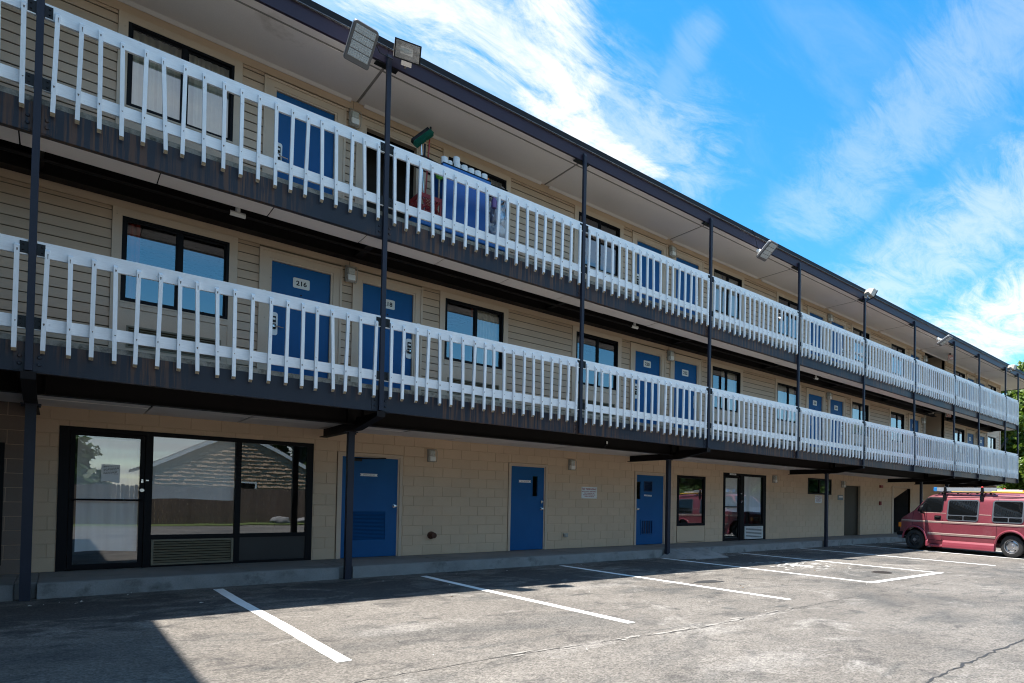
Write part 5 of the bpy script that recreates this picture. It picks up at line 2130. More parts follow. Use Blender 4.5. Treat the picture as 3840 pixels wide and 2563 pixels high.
# red milk crate on the left end of the base tray
t = thing("milk_crate", "red lattice milk crate on the left end of the blue housekeeping cart", "crate", (4.545, 0.65, F3 + 0.422))
mb = MB()
w, dpt, h = 0.185, 0.21, 0.31
for s in (-1, 1):
    for (z0, z1) in ((0, 0.03), (h - 0.07, h)):
        mb.box(-w, w, *sorted((s * dpt, s * (dpt - 0.014))), z0, z1)
        mb.box(*sorted((s * w, s * (w - 0.014))), -dpt + 0.015, dpt - 0.015, z0, z1)
    for e in (-1, 1):
        mb.box(*sorted((e * w, e * (w - 0.03))), *sorted((s * dpt, s * (dpt - 0.013))), 0.03, h - 0.07)
    for i in range(-3, 4):
        x = i * 0.05
        mb.tube([(max(-w + .03, min(w - .03, x - 0.10)), s * (dpt - 0.007), 0.03), (max(-w + .03, min(w - .03, x + 0.10)), s * (dpt - 0.007), h - 0.07)], 0.006, 4)
        mb.tube([(max(-w + .03, min(w - .03, x + 0.10)), s * (dpt - 0.007), 0.03), (max(-w + .03, min(w - .03, x - 0.10)), s * (dpt - 0.007), h - 0.07)], 0.006, 4)
        mb.tube([(s * (w - 0.007), max(-dpt + .02, min(dpt - .02, x - 0.10)), 0.03), (s * (w - 0.007), max(-dpt + .02, min(dpt - .02, x + 0.10)), h - 0.07)], 0.006, 4)
        mb.tube([(s * (w - 0.007), max(-dpt + .02, min(dpt - .02, x + 0.10)), 0.03), (s * (w - 0.007), max(-dpt + .02, min(dpt - .02, x - 0.10)), h - 0.07)], 0.006, 4)
mb.box(-w + 0.015, w - 0.015, -dpt + 0.015, dpt - 0.015, 0.0, 0.01)
mb.build("crate_body", M["crate_red"], t)
# cleaning tools standing in the crate
tb = thing("push_broom", "push broom with teal bristles standing head up beside the blue cart", "broom", (4.46, 0.56, F3 + 0.44))
L = (-4.46, -0.56, -F3 - 0.44)
mb = MB()
mb.tube([(4.50, 0.58, F3 + 0.46), (4.40, 0.54, F3 + 1.655)], 0.012, 8)
mb.build("handle", M["chrome"], tb, L, smooth=True)
hd = part("broom_head", tb, (4.40 - 4.46, 0.53 - 0.56, F3 + 1.70 - F3 - 0.44), (R(-20), R(-50), 0))
mb = MB()
mb.box(-0.205, 0.205, -0.045, 0.045, -0.005, 0.045)
mb.build("head_block", M["black"], hd, bevel=0.008)
mb = MB()
for i in range(40):
    for k in range(3):
        x = -0.2 + 0.4 * i / 39
        y = -0.035 + 0.035 * k
        q = random.uniform(-0.012, 0.012)
        mb.add([(x - 0.006, y - 0.012, -0.005), (x + 0.006, y + 0.012, -0.005), (x + 0.006 + q, y + 0.014, -0.085), (x - 0.006 + q, y - 0.014, -0.085)], [(0, 1, 2, 3)])
        mb.add([(x + 0.006, y - 0.012, -0.005), (x - 0.006, y + 0.012, -0.005), (x - 0.006 + q, y + 0.014, -0.085), (x + 0.006 + q, y - 0.014, -0.085)], [(0, 1, 2, 3)])
mb.build("bristles", M["green"], hd)
mb = MB()
mb.tube([(4.52, 0.66, F3 + 0.45), (4.575, 0.60, F3 + 1.88)], 0.013, 8, 0)
mb.tube([(4.575, 0.60, F3 + 1.80), (4.58, 0.598, F3 + 1.965)], 0.016, 8, 1)
o = mb.build("mop_handle", [M["red_handle"], M["black"]], smooth=True)
tag(o, "tall red tool handle with black grip, leaning right of the push broom", "tool handle")
mb = MB()
mb.tube([(4.40, 0.62, F3 + 0.45), (4.475, 0.57, F3 + 1.50)], 0.013, 8, 0)
mb.tube([(4.475, 0.57, F3 + 1.42), (4.48, 0.568, F3 + 1.62)], 0.017, 8, 1)
o = mb.build("dustpan_handle", [M["red_handle"], M["black"]], smooth=True)
tag(o, "shorter red tool handle with black grip, below the push broom head", "tool handle")
t = thing("hand_duster", "wooden handled lime green duster standing beside the blue cart", "duster", (4.68, 0.46, F3 + 0.73))
mb = MB()
mb.tube([(0, 0, -0.3), (0.01, 0, 0.36)], 0.014, 8)
mb.build("handle", M["raw_wood"], t, smooth=True)
mb = MB()
mb.lathe([(0.33, 0.02), (0.36, 0.06), (0.42, 0.065), (0.45, 0.03)], (0.01, 0, 0), "z", 12)
mb.build("duster_head", M["lime"], t, smooth=True)


# clear rubbish bag hanging on the right end of the cart, stuffed with white linen
def lumpy(c, r, name, m, parent, seed, n=2, amp=0.25, sc=3.0):
    bm = bmesh.new()
    bmesh.ops.create_icosphere(bm, subdivisions=n, radius=1)
    rr_ = random.Random(seed)
    off = Vector((rr_.uniform(0, 50), rr_.uniform(0, 50), rr_.uniform(0, 50)))
    from mathutils import noise as mn
    for v in bm.verts:
        k = 1 + amp * mn.noise(v.co * sc + off)
        v.co = Vector((v.co.x * r[0] * k, v.co.y * r[1] * k, v.co.z * r[2] * k))
    me = bpy.data.meshes.new(name)
    bm.to_mesh(me)
    bm.free()
    me.materials.append(m)
    me.polygons.foreach_set("use_smooth", [True] * len(me.polygons))
    return link(name, me, parent, c)


bag = thing("linen_bag", "clear plastic bag stuffed with white linen on the right end of the blue cart", "bag", (5.86, 0.65, F3 + 0.43))
lumpy((0.02, 0, 0.42), (0.20, 0.20, 0.45), "bag_skin", M["wrap"], bag, 4, 4, 0.3, 2.2)
lumpy((0.03, 0, 0.16), (0.17, 0.17, 0.16), "linen", M["towel"], bag, 9, 3, 0.4, 2.5)
lumpy((-0.05, 0, 0.52), (0.07, 0.1, 0.20), "linen", M["towel"], bag, 12, 3, 0.4, 2.5)
lumpy((0.10, 0.05, 0.36), (0.10, 0.1, 0.18), "linen", M["towel"], bag, 15, 3, 0.4, 2.5)
lumpy((0.10, 0.0, 0.94), (0.05, 0.05, 0.11), "bag_knot", M["wrap"], bag, 22, 3, 0.6, 3)
mb = MB()
mb.lathe([(0, 0.045), (0.13, 0.05), (0.19, 0.02), (0.22, 0.02)], (0, 0, 0), "z", 14)
o = mb.build("spray_bottle", M["purple"], None, (5.70, 0.46, F3 + 0.93), smooth=True)
tag(o, "purple cleaning bottle hanging on the right side of the blue cart", "bottle")
mb = MB()
mb.lathe([(0, 0.028), (0.09, 0.030), (0.10, 0.012), (0.15, 0.010)], (0, 0, 0), "z", 12)
o = mb.build("spray_bottle", M["amber"], None, (5.60, 0.50, F3 + 1.30), smooth=True)
tag(o, "small orange capped bottle at the right end of the cart top", "bottle")

# ================================================================== THE RED VAN
def van_paint():
    m = mat("faded_maroon_paint", (0.24, 0.048, 0.064), 0.36, var=0.10, vscale=1.3, fine=0.05, fscale=25, metal=0.1, coat=0.6,
            spots=((0.30, 0.11, 0.125), 2.2, 0.56, 0.80))
    return m


M["van"] = van_paint()
M["van_trim"] = mat("rose_moulding_paint", (0.26, 0.045, 0.065), 0.34, var=0.06, coat=0.5)
M["stripe"] = mat("cream_pinstripe", (0.62, 0.47, 0.40), 0.4, var=0.08)
M["stripe_grey"] = mat("taupe_stripe", (0.30, 0.22, 0.19), 0.4, var=0.08)
M["vglass"] = mat("dark_van_glass", (0.006, 0.007, 0.008), 0.03, var=0.05, spec=0.8)
M["tyre"] = mat("tyre_rubber", (0.022, 0.021, 0.020), 0.8, var=0.25, vscale=6, bump=0.002, bscale=60)
M["alloy"] = mat("alloy_wheel", (0.55, 0.55, 0.56), 0.32, metal=0.9, var=0.08)
M["alloy_dark"] = mat("dark_steel_wheel", (0.06, 0.06, 0.062), 0.45, metal=0.5, var=0.15)
M["amber_lens"] = mat("amber_marker_lens", (0.75, 0.22, 0.02), 0.2, var=0.05)
M["grey_bumper"] = mat("grey_bumper", (0.30, 0.32, 0.34), 0.35, metal=0.5)
M["win_frame"] = mat("grey_window_frame", (0.09, 0.10, 0.115), 0.4, var=0.06)
M["alu"] = mat("ladder_aluminium", (0.42, 0.45, 0.48), 0.4, metal=0.25, var=0.1)
M["yellow"] = mat("yellow_fibreglass", (0.70, 0.40, 0.03), 0.45, var=0.08)
M["blue_cap"] = mat("blue_end_cap", (0.03, 0.22, 0.55), 0.4)
M["red_cap"] = mat("red_end_cap", (0.5, 0.02, 0.02), 0.4)

VA = Vector((20.279, -0.811, -0.030))
VW = 1.93
van = thing("parked_van", "faded maroon conversion van parked nose in at the right, ladders on its roof", "van", VA, (0, R(1.05), math.atan2(-0.998, -0.063)))


def inset(s, z):
    i = 0.0
    if z < 0.5:
        i += 0.035 * ((0.5 - z) / 0.3) ** 2
    if z > 0.95:
        i += 0.105 * ((z - 0.95) / 0.75) ** 1.4
    if z > 1.66:
        i += 0.11 * ((z - 1.66) / 0.18) ** 2
    if s < 0.0:
        i += 0.20 * (min(-s, 0.65) / 0.6) ** 2.2
    if s > 3.9:
        i += 0.05 * ((s - 3.9) / 0.3) ** 2
    return i


def vmap(s, z, off=0.0, far=False):
    y = inset(s, z) - off
    return (s, VW - y if far else y, z)


def pip(p, poly):
    c = False
    n = len(poly)
    for i in range(n):
        (x0, y0), (x1, y1) = poly[i], poly[i - 1]
        if (y0 > p[1]) != (y1 > p[1]) and p[0] < (x1 - x0) * (p[1] - y0) / (y1 - y0) + x0:
            c = not c
    return c


def panel2d(mb, outline, step=0.09, off=0.0, holes=(), mi=0, far=False):
    """Fill a side-view outline, follow the curved body side and add it to mb."""
    pts = [Vector(p) for p in outline]
    edges = [(i, (i + 1) % len(outline)) for i in range(len(outline))]
    for h in holes:
        o = len(pts)
        pts += [Vector(p) for p in h]
        edges += [(o + i, o + (i + 1) % len(h)) for i in range(len(h))]
    xs_ = [p[0] for p in outline]
    zs_ = [p[1] for p in outline]
    x = min(xs_) + step / 2
    while x < max(xs_):
        z = min(zs_) + step / 2
        while z < max(zs_):
            if pip((x, z), outline) and not any(pip((x, z), h) for h in holes):
                pts.append(Vector((x, z)))
            z += step
        x += step
    vs, es, fs, _, _, _ = delaunay_2d_cdt(pts, edges, [], 0, 1e-5)
    keep = []
    for f in fs:
        cx = sum(vs[i].x for i in f) / len(f)
        cz = sum(vs[i].y for i in f) / len(f)
        if pip((cx, cz), outline) and not any(pip((cx, cz), h) for h in holes):
            keep.append(tuple(f))
    mb.add([vmap(v.x, v.y, off, far) for v in vs], keep, mi)
    return mb


def rrect(x0, x1, z0, z1, r, n=5, skew=0.0):
    p = []
    for (cx, cz, a0) in ((x1 - r, z1 - r, 0), (x0 + r, z1 - r, 90), (x0 + r, z0 + r, 180), (x1 - r, z0 + r, 270)):
        for k in range(n):
            a = R(a0 + 90 * k / (n - 1))
            p.append((cx + r * math.cos(a), cz + r * math.sin(a)))
    return p


def arch(cx, r, zb, a0=None):
    p = []
    z0 = 0.34
    st = math.asin(min(1, (zb - z0) / r))
    for k in range(15):
        a = math.pi - st - (math.pi - 2 * st) * k / 14
        p.append((cx + r * math.cos(a), z0 + r * math.sin(a)))
    return p


TOP = [(-0.60, 0.50), (-0.605, 0.62), (-0.595, 0.80), (-0.575, 0.93), (-0.53, 1.00), (-0.40, 1.075), (-0.20, 1.185), (-0.02, 1.285),
       (0.10, 1.42), (0.25, 1.585), (0.40, 1.735), (0.50, 1.79), (0.70, 1.825), (1.1, 1.852), (2.0, 1.866), (3.2, 1.860), (3.95, 1.835),
       (4.13, 1.78), (4.20, 1.60), (4.24, 1.0), (4.26, 0.42)]
WB = 3.023
outline = TOP + [(WB + 0.44, 0.30)] + arch(WB, 0.43, 0.30)[::-1] + [(WB - 0.45, 0.24), (0.45, 0.24)] + arch(0, 0.42, 0.30)[::-1] + [(-0.46, 0.40)]
mb = MB()
panel2d(mb, outline, 0.11)
panel2d(mb, outline, 0.11, far=True)
# roof, bonnet, back: strips across the width
NW = 10
grid = []
for (s, z) in TOP:
    y = inset(s, z)
    row = []
    for k in range(NW + 1):
        t = k / NW
        e = (1 - (2 * t - 1) ** 4)
        up = 0.045 * e if s > 0.3 else 0.03 * e
        if 3.9 < s:
            row.append((s + 0.05 * e, y + (VW - 2 * y) * t, z + 0.01 * e))
        elif s < -0.45:
            row.append((s - 0.05 * e, y + (VW - 2 * y) * t, z + 0.01 * e))
        else:
            row.append((s - 0.02 * e, y + (VW - 2 * y) * t, z + up))
    grid.append(row)
o0 = [p for row in grid for p in row]
mb.add(o0, [(i * (NW + 1) + k, i * (NW + 1) + k + 1, (i + 1) * (NW + 1) + k + 1, (i + 1) * (NW + 1) + k) for i in range(len(TOP) - 1) for k in range(NW)])
# underside
mb.add([(-0.5, 0.1, 0.40), (4.2, 0.08, 0.40), (4.2, VW - 0.08, 0.40), (-0.5, VW - 0.1, 0.40)], [(0, 1, 2, 3)], 1)
body = mb.mesh("van_body", [M["van"], M["black"]])
bm = bmesh.new()
bm.from_mesh(body)
bmesh.ops.remove_doubles(bm, verts=bm.verts, dist=0.004)
bmesh.ops.recalc_face_normals(bm, faces=bm.faces)
bm.to_mesh(body)
bm.free()
body.polygons.foreach_set("use_smooth", [True] * len(body.polygons))
body.set_sharp_from_angle(angle=R(42))
link("van_body", body, van)
# windscreen
mb = MB()
rows = [r for (p, r) in zip(TOP, grid) if -0.03 < p[0] < 0.45]
v = []
for r in rows:
    for k in range(NW + 1):
        x, y, z = r[k]
        t = 0.06 + 0.88 * k / NW
        y = r[0][1] + (r[-1][1] - r[0][1]) * t
        v.append((x - 0.012, y, z + 0.008))
mb.add(v, [(i * (NW + 1) + k, i * (NW + 1) + k + 1, (i + 1) * (NW + 1) + k + 1, (i + 1) * (NW + 1) + k) for i in range(len(rows) - 1) for k in range(NW)])
mb.build("windscreen", M["vglass"], van, smooth=True)

# front door as its own slightly proud skin, with glass, handle and mirror
for far in (False, True):
    dr = part("front_door", van, (0, 0, 0))
    dl = [(0.46, 0.365), (0.93, 0.365), (0.935, 1.0), (0.965, 1.735), (0.50, 1.765), (0.40, 1.72), (0.20, 1.52), (0.05, 1.35), (-0.03, 1.255), (-0.05, 1.05), (-0.045, 0.80)] + \
         [(0.47 * math.cos(a), 0.34 + 0.47 * math.sin(a)) for a in np.linspace(R(92), R(6), 9)]
    cxm, czm = 0.48, 1.0
    mb = MB()
    panel2d(mb, [(p[0] + 0.011 * (1 if p[0] > cxm else -1), p[1] + 0.011 * (1 if p[1] > czm else -1)) for p in dl], 0.1, 0.003, far=far)
    mb.build("door_seam", M["black"], dr, smooth=True)
    mb = MB()
    panel2d(mb, dl, 0.1, 0.006, far=far)
    mb.build("door_skin", M["van"], dr, smooth=True)
    gl = [(0.135, 1.285), (0.86, 1.275), (0.90, 1.36), (0.925, 1.68), (0.90, 1.70), (0.47, 1.70), (0.40, 1.665), (0.26, 1.50), (0.14, 1.36), (0.115, 1.315)]
    mb = MB()
    panel2d(mb, [(p[0] * 1.0 + (0.03 if p[0] > 0.6 else -0.03), p[1] + (0.028 if p[1] > 1.45 else -0.028)) for p in gl], 0.1, 0.009, far=far)
    mb.build("window_seal", M["black"], dr, smooth=True)
    mb = MB()
    panel2d(mb, gl, 0.1, 0.013, far=far)
    mb.build("door_window", M["vglass"], dr, smooth=True)
    mb = MB()
    panel2d(mb, rrect(0.68, 0.90, 1.02, 1.15, 0.02), 0.1, 0.014, far=far)
    p0, p1 = vmap(0.72, 1.10, 0.035, far), vmap(0.86, 1.10, 0.035, far)
    mb.tube([vmap(0.71, 1.10, 0.01, far), p0, p1, vmap(0.87, 1.10, 0.01, far)], 0.014, 6)
    mb.build("door_handle", M["black"], dr)
    sgn = 1 if far else -1
    yb = vmap(0.30, 1.28, 0, far)[1]
    mb = MB()
    mb.tube([(0.33, yb, 1.22), (0.35, yb + sgn * 0.10, 1.20), (0.36, yb + sgn * 0.18, 1.24)], 0.018, 6)
    mb.tube([(0.39, yb, 1.56), (0.36, yb + sgn * 0.14, 1.50), (0.36, yb + sgn * 0.19, 1.42)], 0.010, 6)
    mb.lathe([(-0.07, 0.05), (-0.05, 0.075), (0.0, 0.085), (0.035, 0.083), (0.04, 0.078)], (0.36, yb + sgn * 0.22, 1.33), "x", 14)
    n0 = len(mb.v) - 5 * 14
    for i in range(n0, len(mb.v)):
        x, y, z = mb.v[i]
        mb.v[i] = (x, y, 1.33 + (z - 1.33) * 1.55)
    mb.build("door_mirror", M["black"], dr, smooth=True)

# side windows of the rear body with two small sliders under the big pane
for far in (False, True):
    for (a, b) in ((1.075, 2.06), (2.455, 3.345)):
        w = part("side_window", van, (0, 0, 0))
        mb = MB()
        panel2d(mb, rrect(a, b, 1.005, 1.675, 0.09), 0.12, 0.012, far=far)
        mb.build("window_frame", M["win_frame"], w, smooth=True)
        m_ = 0.045
        xm = (a + b) / 2 + 0.03
        for (p, q, r_, s_) in ((a + m_, b - m_, 1.195, 1.64), (a + m_, xm - 0.015, 1.045, 1.160), (xm + 0.015, b - m_, 1.045, 1.160)):
            mb = MB()
            panel2d(mb, rrect(p, q, r_, s_, 0.05 if s_ > 1.5 else 0.025), 0.12, 0.0165, far=far)
            mb.build("pane", M["vglass"], w, smooth=True)
# pinstripes
for far in (False, True):
    mb = MB()
    for (a, b, z0, z1, mi) in ((-0.52, 4.2, 0.945, 0.972, 0), (-0.52, 4.2, 0.912, 0.936, 1), (0.47, 2.58, 0.575, 0.60, 0), (0.47, 2.58, 0.527, 0.566, 1),
                               (0.14, 1.05, 1.225, 1.235, 0), (2.08, 2.43, 1.215, 1.228, 0), (3.37, 4.15, 1.21, 1.222, 0)):
        n = max(4, int((b - a) / 0.1))
        v = []
        for i in range(n + 1):
            s = a + (b - a) * i / n
            v += [vmap(s, z0, 0.0085, far), vmap(s, z1, 0.0085, far)]
        mb.add(v, [(2 * i, 2 * i + 2, 2 * i + 3, 2 * i + 1) for i in range(n)], mi)
    mb.build("pinstripe", [M["stripe"], M["stripe_grey"]], van)
# panel seams of the rear body
for far in (False, True):
    mb = MB()
    for sx in (2.60, 3.45):
        v = []
        for z in np.linspace(0.60 if sx < 3 else 0.80, 1.72, 12):
            v += [vmap(sx - 0.004, z, 0.003, far), vmap(sx + 0.004, z, 0.003, far)]
        mb.add(v, [(2 * i, 2 * i + 1, 2 * i + 3, 2 * i + 2) for i in range(11)])
    mb.build("panel_seam", M["black"], van)
# fender flares
for far in (False, True):
    for (cx, r_) in ((0.0, 0.435), (WB, 0.445)):
        mb = MB()
        pts = []
        for k in range(17):
            a = R(176) - R(172) * k / 16
            s, z = cx + r_ * math.cos(a), 0.33 + r_ * math.sin(a)
            pts.append(vmap(s, z, 0.018, far))
        mb.tube(pts, 0.034, 8)
        mb.build("fender_flare", M["van_trim"], van, smooth=True)
# running boards with the step cut under the door
for far in (False, True):
    sg = -1 if far else 1
    y_ = VW if far else 0.0
    prof = [(0.03, 0.375), (-0.012, 0.365), (-0.045, 0.31), (-0.062, 0.23), (-0.066, 0.165), (-0.04, 0.140), (0.10, 0.140), (0.10, 0.375)]
    low_ = [(0.03, 0.225), (-0.05, 0.225), (-0.066, 0.20), (-0.066, 0.165), (-0.04, 0.140), (0.10, 0.140), (0.10, 0.225)]
    mb = MB()
    mb.prism([(y_ + sg * p, z) for (p, z) in prof], "x", 0.98, WB - 0.46)
    mb.prism([(y_ + sg * p, z) for (p, z) in low_], "x", 0.50, 0.978)
    mb.prism([(y_ + sg * p, z) for (p, z) in prof], "x", 0.42, 0.498)
    mb.build("running_board", M["van_trim"], van, bevel=0.012)

# wheels
def wheel(cx, far, dark):
    w = part("wheel", van, (cx, 0, 0.325))
    sg = -1 if far else 1
    yo = (VW - 0.03) if far else 0.03
    mb = MB()
    mb.lathe([(sg * 0.0, 0.21), (sg * -0.002 + sg * 0.004, 0.235), (sg * 0.004, 0.29), (sg * 0.02, 0.322), (sg * 0.05, 0.330), (sg * 0.17, 0.330), (sg * 0.20, 0.318), (sg * 0.215, 0.28), (sg * 0.215, 0.2)], (0, yo, 0), "y", 36, 0, False)
    mb.build("tyre", M["tyre"], w, smooth=True)
    mb = MB()
    m0 = 1 if dark else 0
    mb.lathe([(sg * 0.09, 0.0), (sg * 0.09, 0.195), (sg * 0.012, 0.203), (sg * 0.0, 0.212), (sg * 0.010, 0.222), (sg * 0.05, 0.222)], (0, yo, 0), "y", 32, m0, False)
    mb.lathe([(sg * 0.060, 0.185), (sg * 0.042, 0.165), (sg * 0.030, 0.12), (sg * 0.034, 0.085), (sg * 0.02, 0.07), (sg * 0.02, 0.0)], (0, yo, 0), "y", 32, m0, False)
    for k in range(5):
        a = R(90 + 72 * k)
        cx_, cz_ = 0.142 * math.cos(a), 0.142 * math.sin(a)
        pts = []
        for q in range(12):
            t = 2 * math.pi * q / 12
            u, v_ = 0.036 * math.cos(t), 0.022 * math.sin(t)
            pts.append((cx_ - u * math.sin(a) + v_ * math.cos(a), cz_ + u * math.cos(a) + v_ * math.sin(a)))
        mb.prism(pts, "y", yo + sg * 0.0335, yo + sg * 0.075, 2)
    mb.lathe([(sg * -0.004, 0.030), (sg * 0.0, 0.045), (sg * 0.03, 0.048)], (0, yo, 0), "y", 8, 0)
    for k in range(8):
        a = R(45 * k)
        mb.lathe([(sg * 0.008, 0.006), (sg * 0.03, 0.010)], (0.062 * math.cos(a), yo, 0.062 * math.sin(a)), "y", 6, 0)
    mb.build("rim", [M["alloy"], M["alloy_dark"], M["black"]], w, smooth=True)


for far in (False, True):
    wheel(0.0, far, True)
    wheel(WB, far, False)
for cx in (0.0, WB):
    for y_ in (0.33, VW - 0.34):
        mb = MB()
        mb.lathe([(0.0, 0.40), (0.004, 0.40)], (cx, y_, 0.36), "y", 20)
        mb.build("wheel_well", M["black"], van)
# nose: bumper, grille, lamps
mb = MB()
mb.prism([(-0.44, 0.44), (-0.66, 0.44), (-0.675, 0.50), (-0.655, 0.565), (-0.44, 0.565)], "y", 0.10, VW - 0.10, 0)
mb.prism([(-0.44, 0.335), (-0.60, 0.335), (-0.655, 0.375), (-0.662, 0.438), (-0.44, 0.438)], "y", 0.10, VW - 0.10, 1)
mb.build("front_bumper", [M["black"], M["grey_bumper"]], van, bevel=0.02)
for far in (False, True):
    mb = MB()
    y0_, y1_ = sorted((vmap(-0.56, 0.8, 0.012, far)[1], vmap(-0.56, 0.8, -0.06, far)[1]))
    mb.box(-0.648, -0.515, y0_, y1_, 0.715, 0.870)
    mb.build("marker_lamp", M["amber_lens"], van, bevel=0.012)
    mb = MB()
    y0_, y1_ = sorted((vmap(-0.56, 0.8, -0.07, far)[1], vmap(-0.56, 0.8, -0.34, far)[1]))
    mb.box(-0.668, -0.55, y0_, y1_, 0.715, 0.87)
    mb.build("headlight", M["lens"], van, bevel=0.015)
mb = MB()
for i in range(5):
    mb.box(-0.672, -0.55, 0.56, VW - 0.56, 0.66 + i * 0.05, 0.69 + i * 0.05)
mb.build("grille", M["grey_bumper"], van)
mb = MB()
mb.box(4.22, 4.36, 0.1, VW - 0.1, 0.36, 0.52)
mb.build("rear_bumper", M["grey_bumper"], van, bevel=0.02)
for far in (False, True):
    mb = MB()
    y0_, y1_ = sorted((vmap(4.2, 0.9, 0.005, far)[1], vmap(4.2, 0.9, -0.12, far)[1]))
    mb.box(4.2, 4.285, y0_, y1_, 0.75, 1.15)
    mb.build("tail_lamp", M["red_cap"], van, bevel=0.01)
# rain gutter
mb = MB()
for far in (False, True):
    mb.tube([vmap(s, z, 0.010, far) for (s, z) in ((0.44, 1.745), (1.0, 1.752), (2.0, 1.755), (3.0, 1.752), (4.1, 1.735))], 0.012, 6)
mb.build("rain_gutter", M["van"], van, smooth=True)
# roof bars on gutter clamps
mb = MB()
for s in (0.955, 2.11):
    mb.box(s - 0.030, s + 0.030, 0.05, VW - 0.05, 1.905, 1.94, 0)
    for far in (False, True):
        sg = -1 if far else 1
        y_ = VW - 0.10 if far else 0.10
        mb.box(s - 0.035, s + 0.035, *sorted((y_, y_ + sg * 0.035)), 1.72, 1.90, 0)
        mb.box(s - 0.050, s + 0.050, *sorted((y_ - sg * 0.028, y_ - sg * 0.002)), 1.66, 1.80, 0)
        mb.box(s - 0.032, s + 0.032, *sorted((y_ - sg * 0.01, y_ + sg * 0.04)), 1.94, 2.045, 0)
        mb.lathe([(0, 0.036), (0.02, 0.036), (0.045, 0.02)], (s, y_ + sg * 0.015, 2.046), "z", 10, 1 if s > 1.5 else 0)
# low side rails with feet
for far in (False, True):
    sg = -1 if far else 1
    y_ = VW - 0.28 if far else 0.28
    mb.tube([(0.66, y_, 1.84), (0.72, y_, 1.885), (2.35, y_, 1.90), (2.45, y_, 1.86)], 0.016, 6)
    for s in (0.8, 1.3, 1.6, 1.9, 2.3):
        mb.box(s - 0.03, s + 0.03, y_ - 0.02, y_ + 0.02, 1.83, 1.89)
mb.build("roof_rack", [M["black"], M["red_cap"]], van)


def ladder(name, label, m, s0, s1, yc, width, zc, rail_h, cap, loc_rot=0.0, y_extra=0.0):
    t = thing(name, label, "ladder", VA, van.rotation_euler, "ladders lying on the van roof")
    mb = MB()
    for sgn in (-1, 1):
        y_ = yc + sgn * width / 2
        mb.box(s0, s1, y_ - 0.014, y_ + 0.014, zc - rail_h / 2, zc + rail_h / 2)
        for q in (-1, 1):
            mb.box(s0, s1, *sorted((y_ - sgn * 0.002, y_ - sgn * 0.035)), zc + q * rail_h / 2 - 0.004, zc + q * rail_h / 2 + 0.0035)
    mb.build("side_rail", m, t)
    mb = MB()
    s = s0 + 0.16
    while s < s1 - 0.1:
        mb.tube([(s, yc - width / 2 + 0.015, zc), (s, yc + width / 2 - 0.015, zc)], 0.017, 8)
        s += 0.30
    mb.build("rung", M["alu"], t)
    for sgn in (-1, 1):
        mb = MB()
        y_ = yc + sgn * width / 2
        mb.box(s0 - 0.06, s0 + 0.05, y_ - 0.022, y_ + 0.022, zc - rail_h / 2 - 0.012, zc + rail_h / 2 + 0.012)
        mb.build("end_cap", cap, t, bevel=0.01)
    return t


la = ladder("extension_ladder", "aluminium extension ladder with blue end cap lying along the van roof", M["alu"], 0.62, 2.50, 0.36, 0.40, 1.992, 0.115, M["blue_cap"])
mb = MB()
mb.box(2.0, 3.12, 0.20, 0.23, 1.955, 2.005)
mb.box(2.0, 3.12, 0.50, 0.53, 1.955, 2.005)
mb.build("fly_section", M["white_plastic"], la)
lb = ladder("yellow_ladder", "yellow fibreglass ladder lying under the aluminium one on the van roof", M["yellow"], 2.32, 3.40, 1.05, 0.36, 1.975, 0.06, M["yellow"])
mb = MB()
mb.tube([(1.15, 0.145, 1.918), (2.38, 0.145, 1.920)], 0.009, 8)
mb.tube([(2.38, 0.145, 1.922), (3.30, 0.145, 1.915)], 0.024, 8)
o = mb.build("yellow_pole", M["yellow"], None, VA, smooth=True)
o.rotation_euler = van.rotation_euler
tag(o, "long yellow pole lying along the near edge of the van roof", "pole")

# ================================================================== TREES, AND THE OTHER SIDE OF THE LOT
def leaf_mat(name, c0, c1, trans=0.35):
    m = bpy.data.materials.new(name)
    m.use_nodes = True
    nt = m.node_tree
    N, L = nt.nodes, nt.links
    b = N["Principled BSDF"]
    b.inputs["Roughness"].default_value = 0.5
    out = N["Material Output"]
    g = N.new("ShaderNodeNewGeometry")
    n = N.new("ShaderNodeTexNoise")
    n.inputs["Scale"].default_value = 0.9
    n.inputs["Detail"].default_value = 5
    L.new(g.outputs["Position"], n.inputs["Vector"])
    mr = N.new("ShaderNodeMapRange")
    mr.inputs[1].default_value = 0.35
    mr.inputs[2].default_value = 0.65
    L.new(n.outputs["Fac"], mr.inputs[0])
    mx = N.new("ShaderNodeMix")
    mx.data_type = "RGBA"
    L.new(mr.outputs[0], mx.inputs[0])
    mx.inputs[6].default_value = (*c0, 1)
    mx.inputs[7].default_value = (*c1, 1)
    L.new(mx.outputs[2], b.inputs["Base Color"])
    t = N.new("ShaderNodeBsdfTranslucent")
    L.new(mx.outputs[2], t.inputs[0])
    ms = N.new("ShaderNodeMixShader")
    ms.inputs[0].default_value = trans
    L.new(b.outputs[0], ms.inputs[1])
    L.new(t.outputs[0], ms.inputs[2])
    L.new(ms.outputs[0], out.inputs[0])
    return m


M["leaf"] = leaf_mat("sunlit_leaf", (0.085, 0.150, 0.014), (0.150, 0.215, 0.024), 0.45)
M["leaf_dark"] = leaf_mat("deep_leaf", (0.035, 0.075, 0.015), (0.065, 0.11, 0.02), 0.3)
M["bark"] = mat("grey_bark", (0.085, 0.065, 0.05), 0.9, var=0.3, vscale=6, bump=0.02, bscale=12)


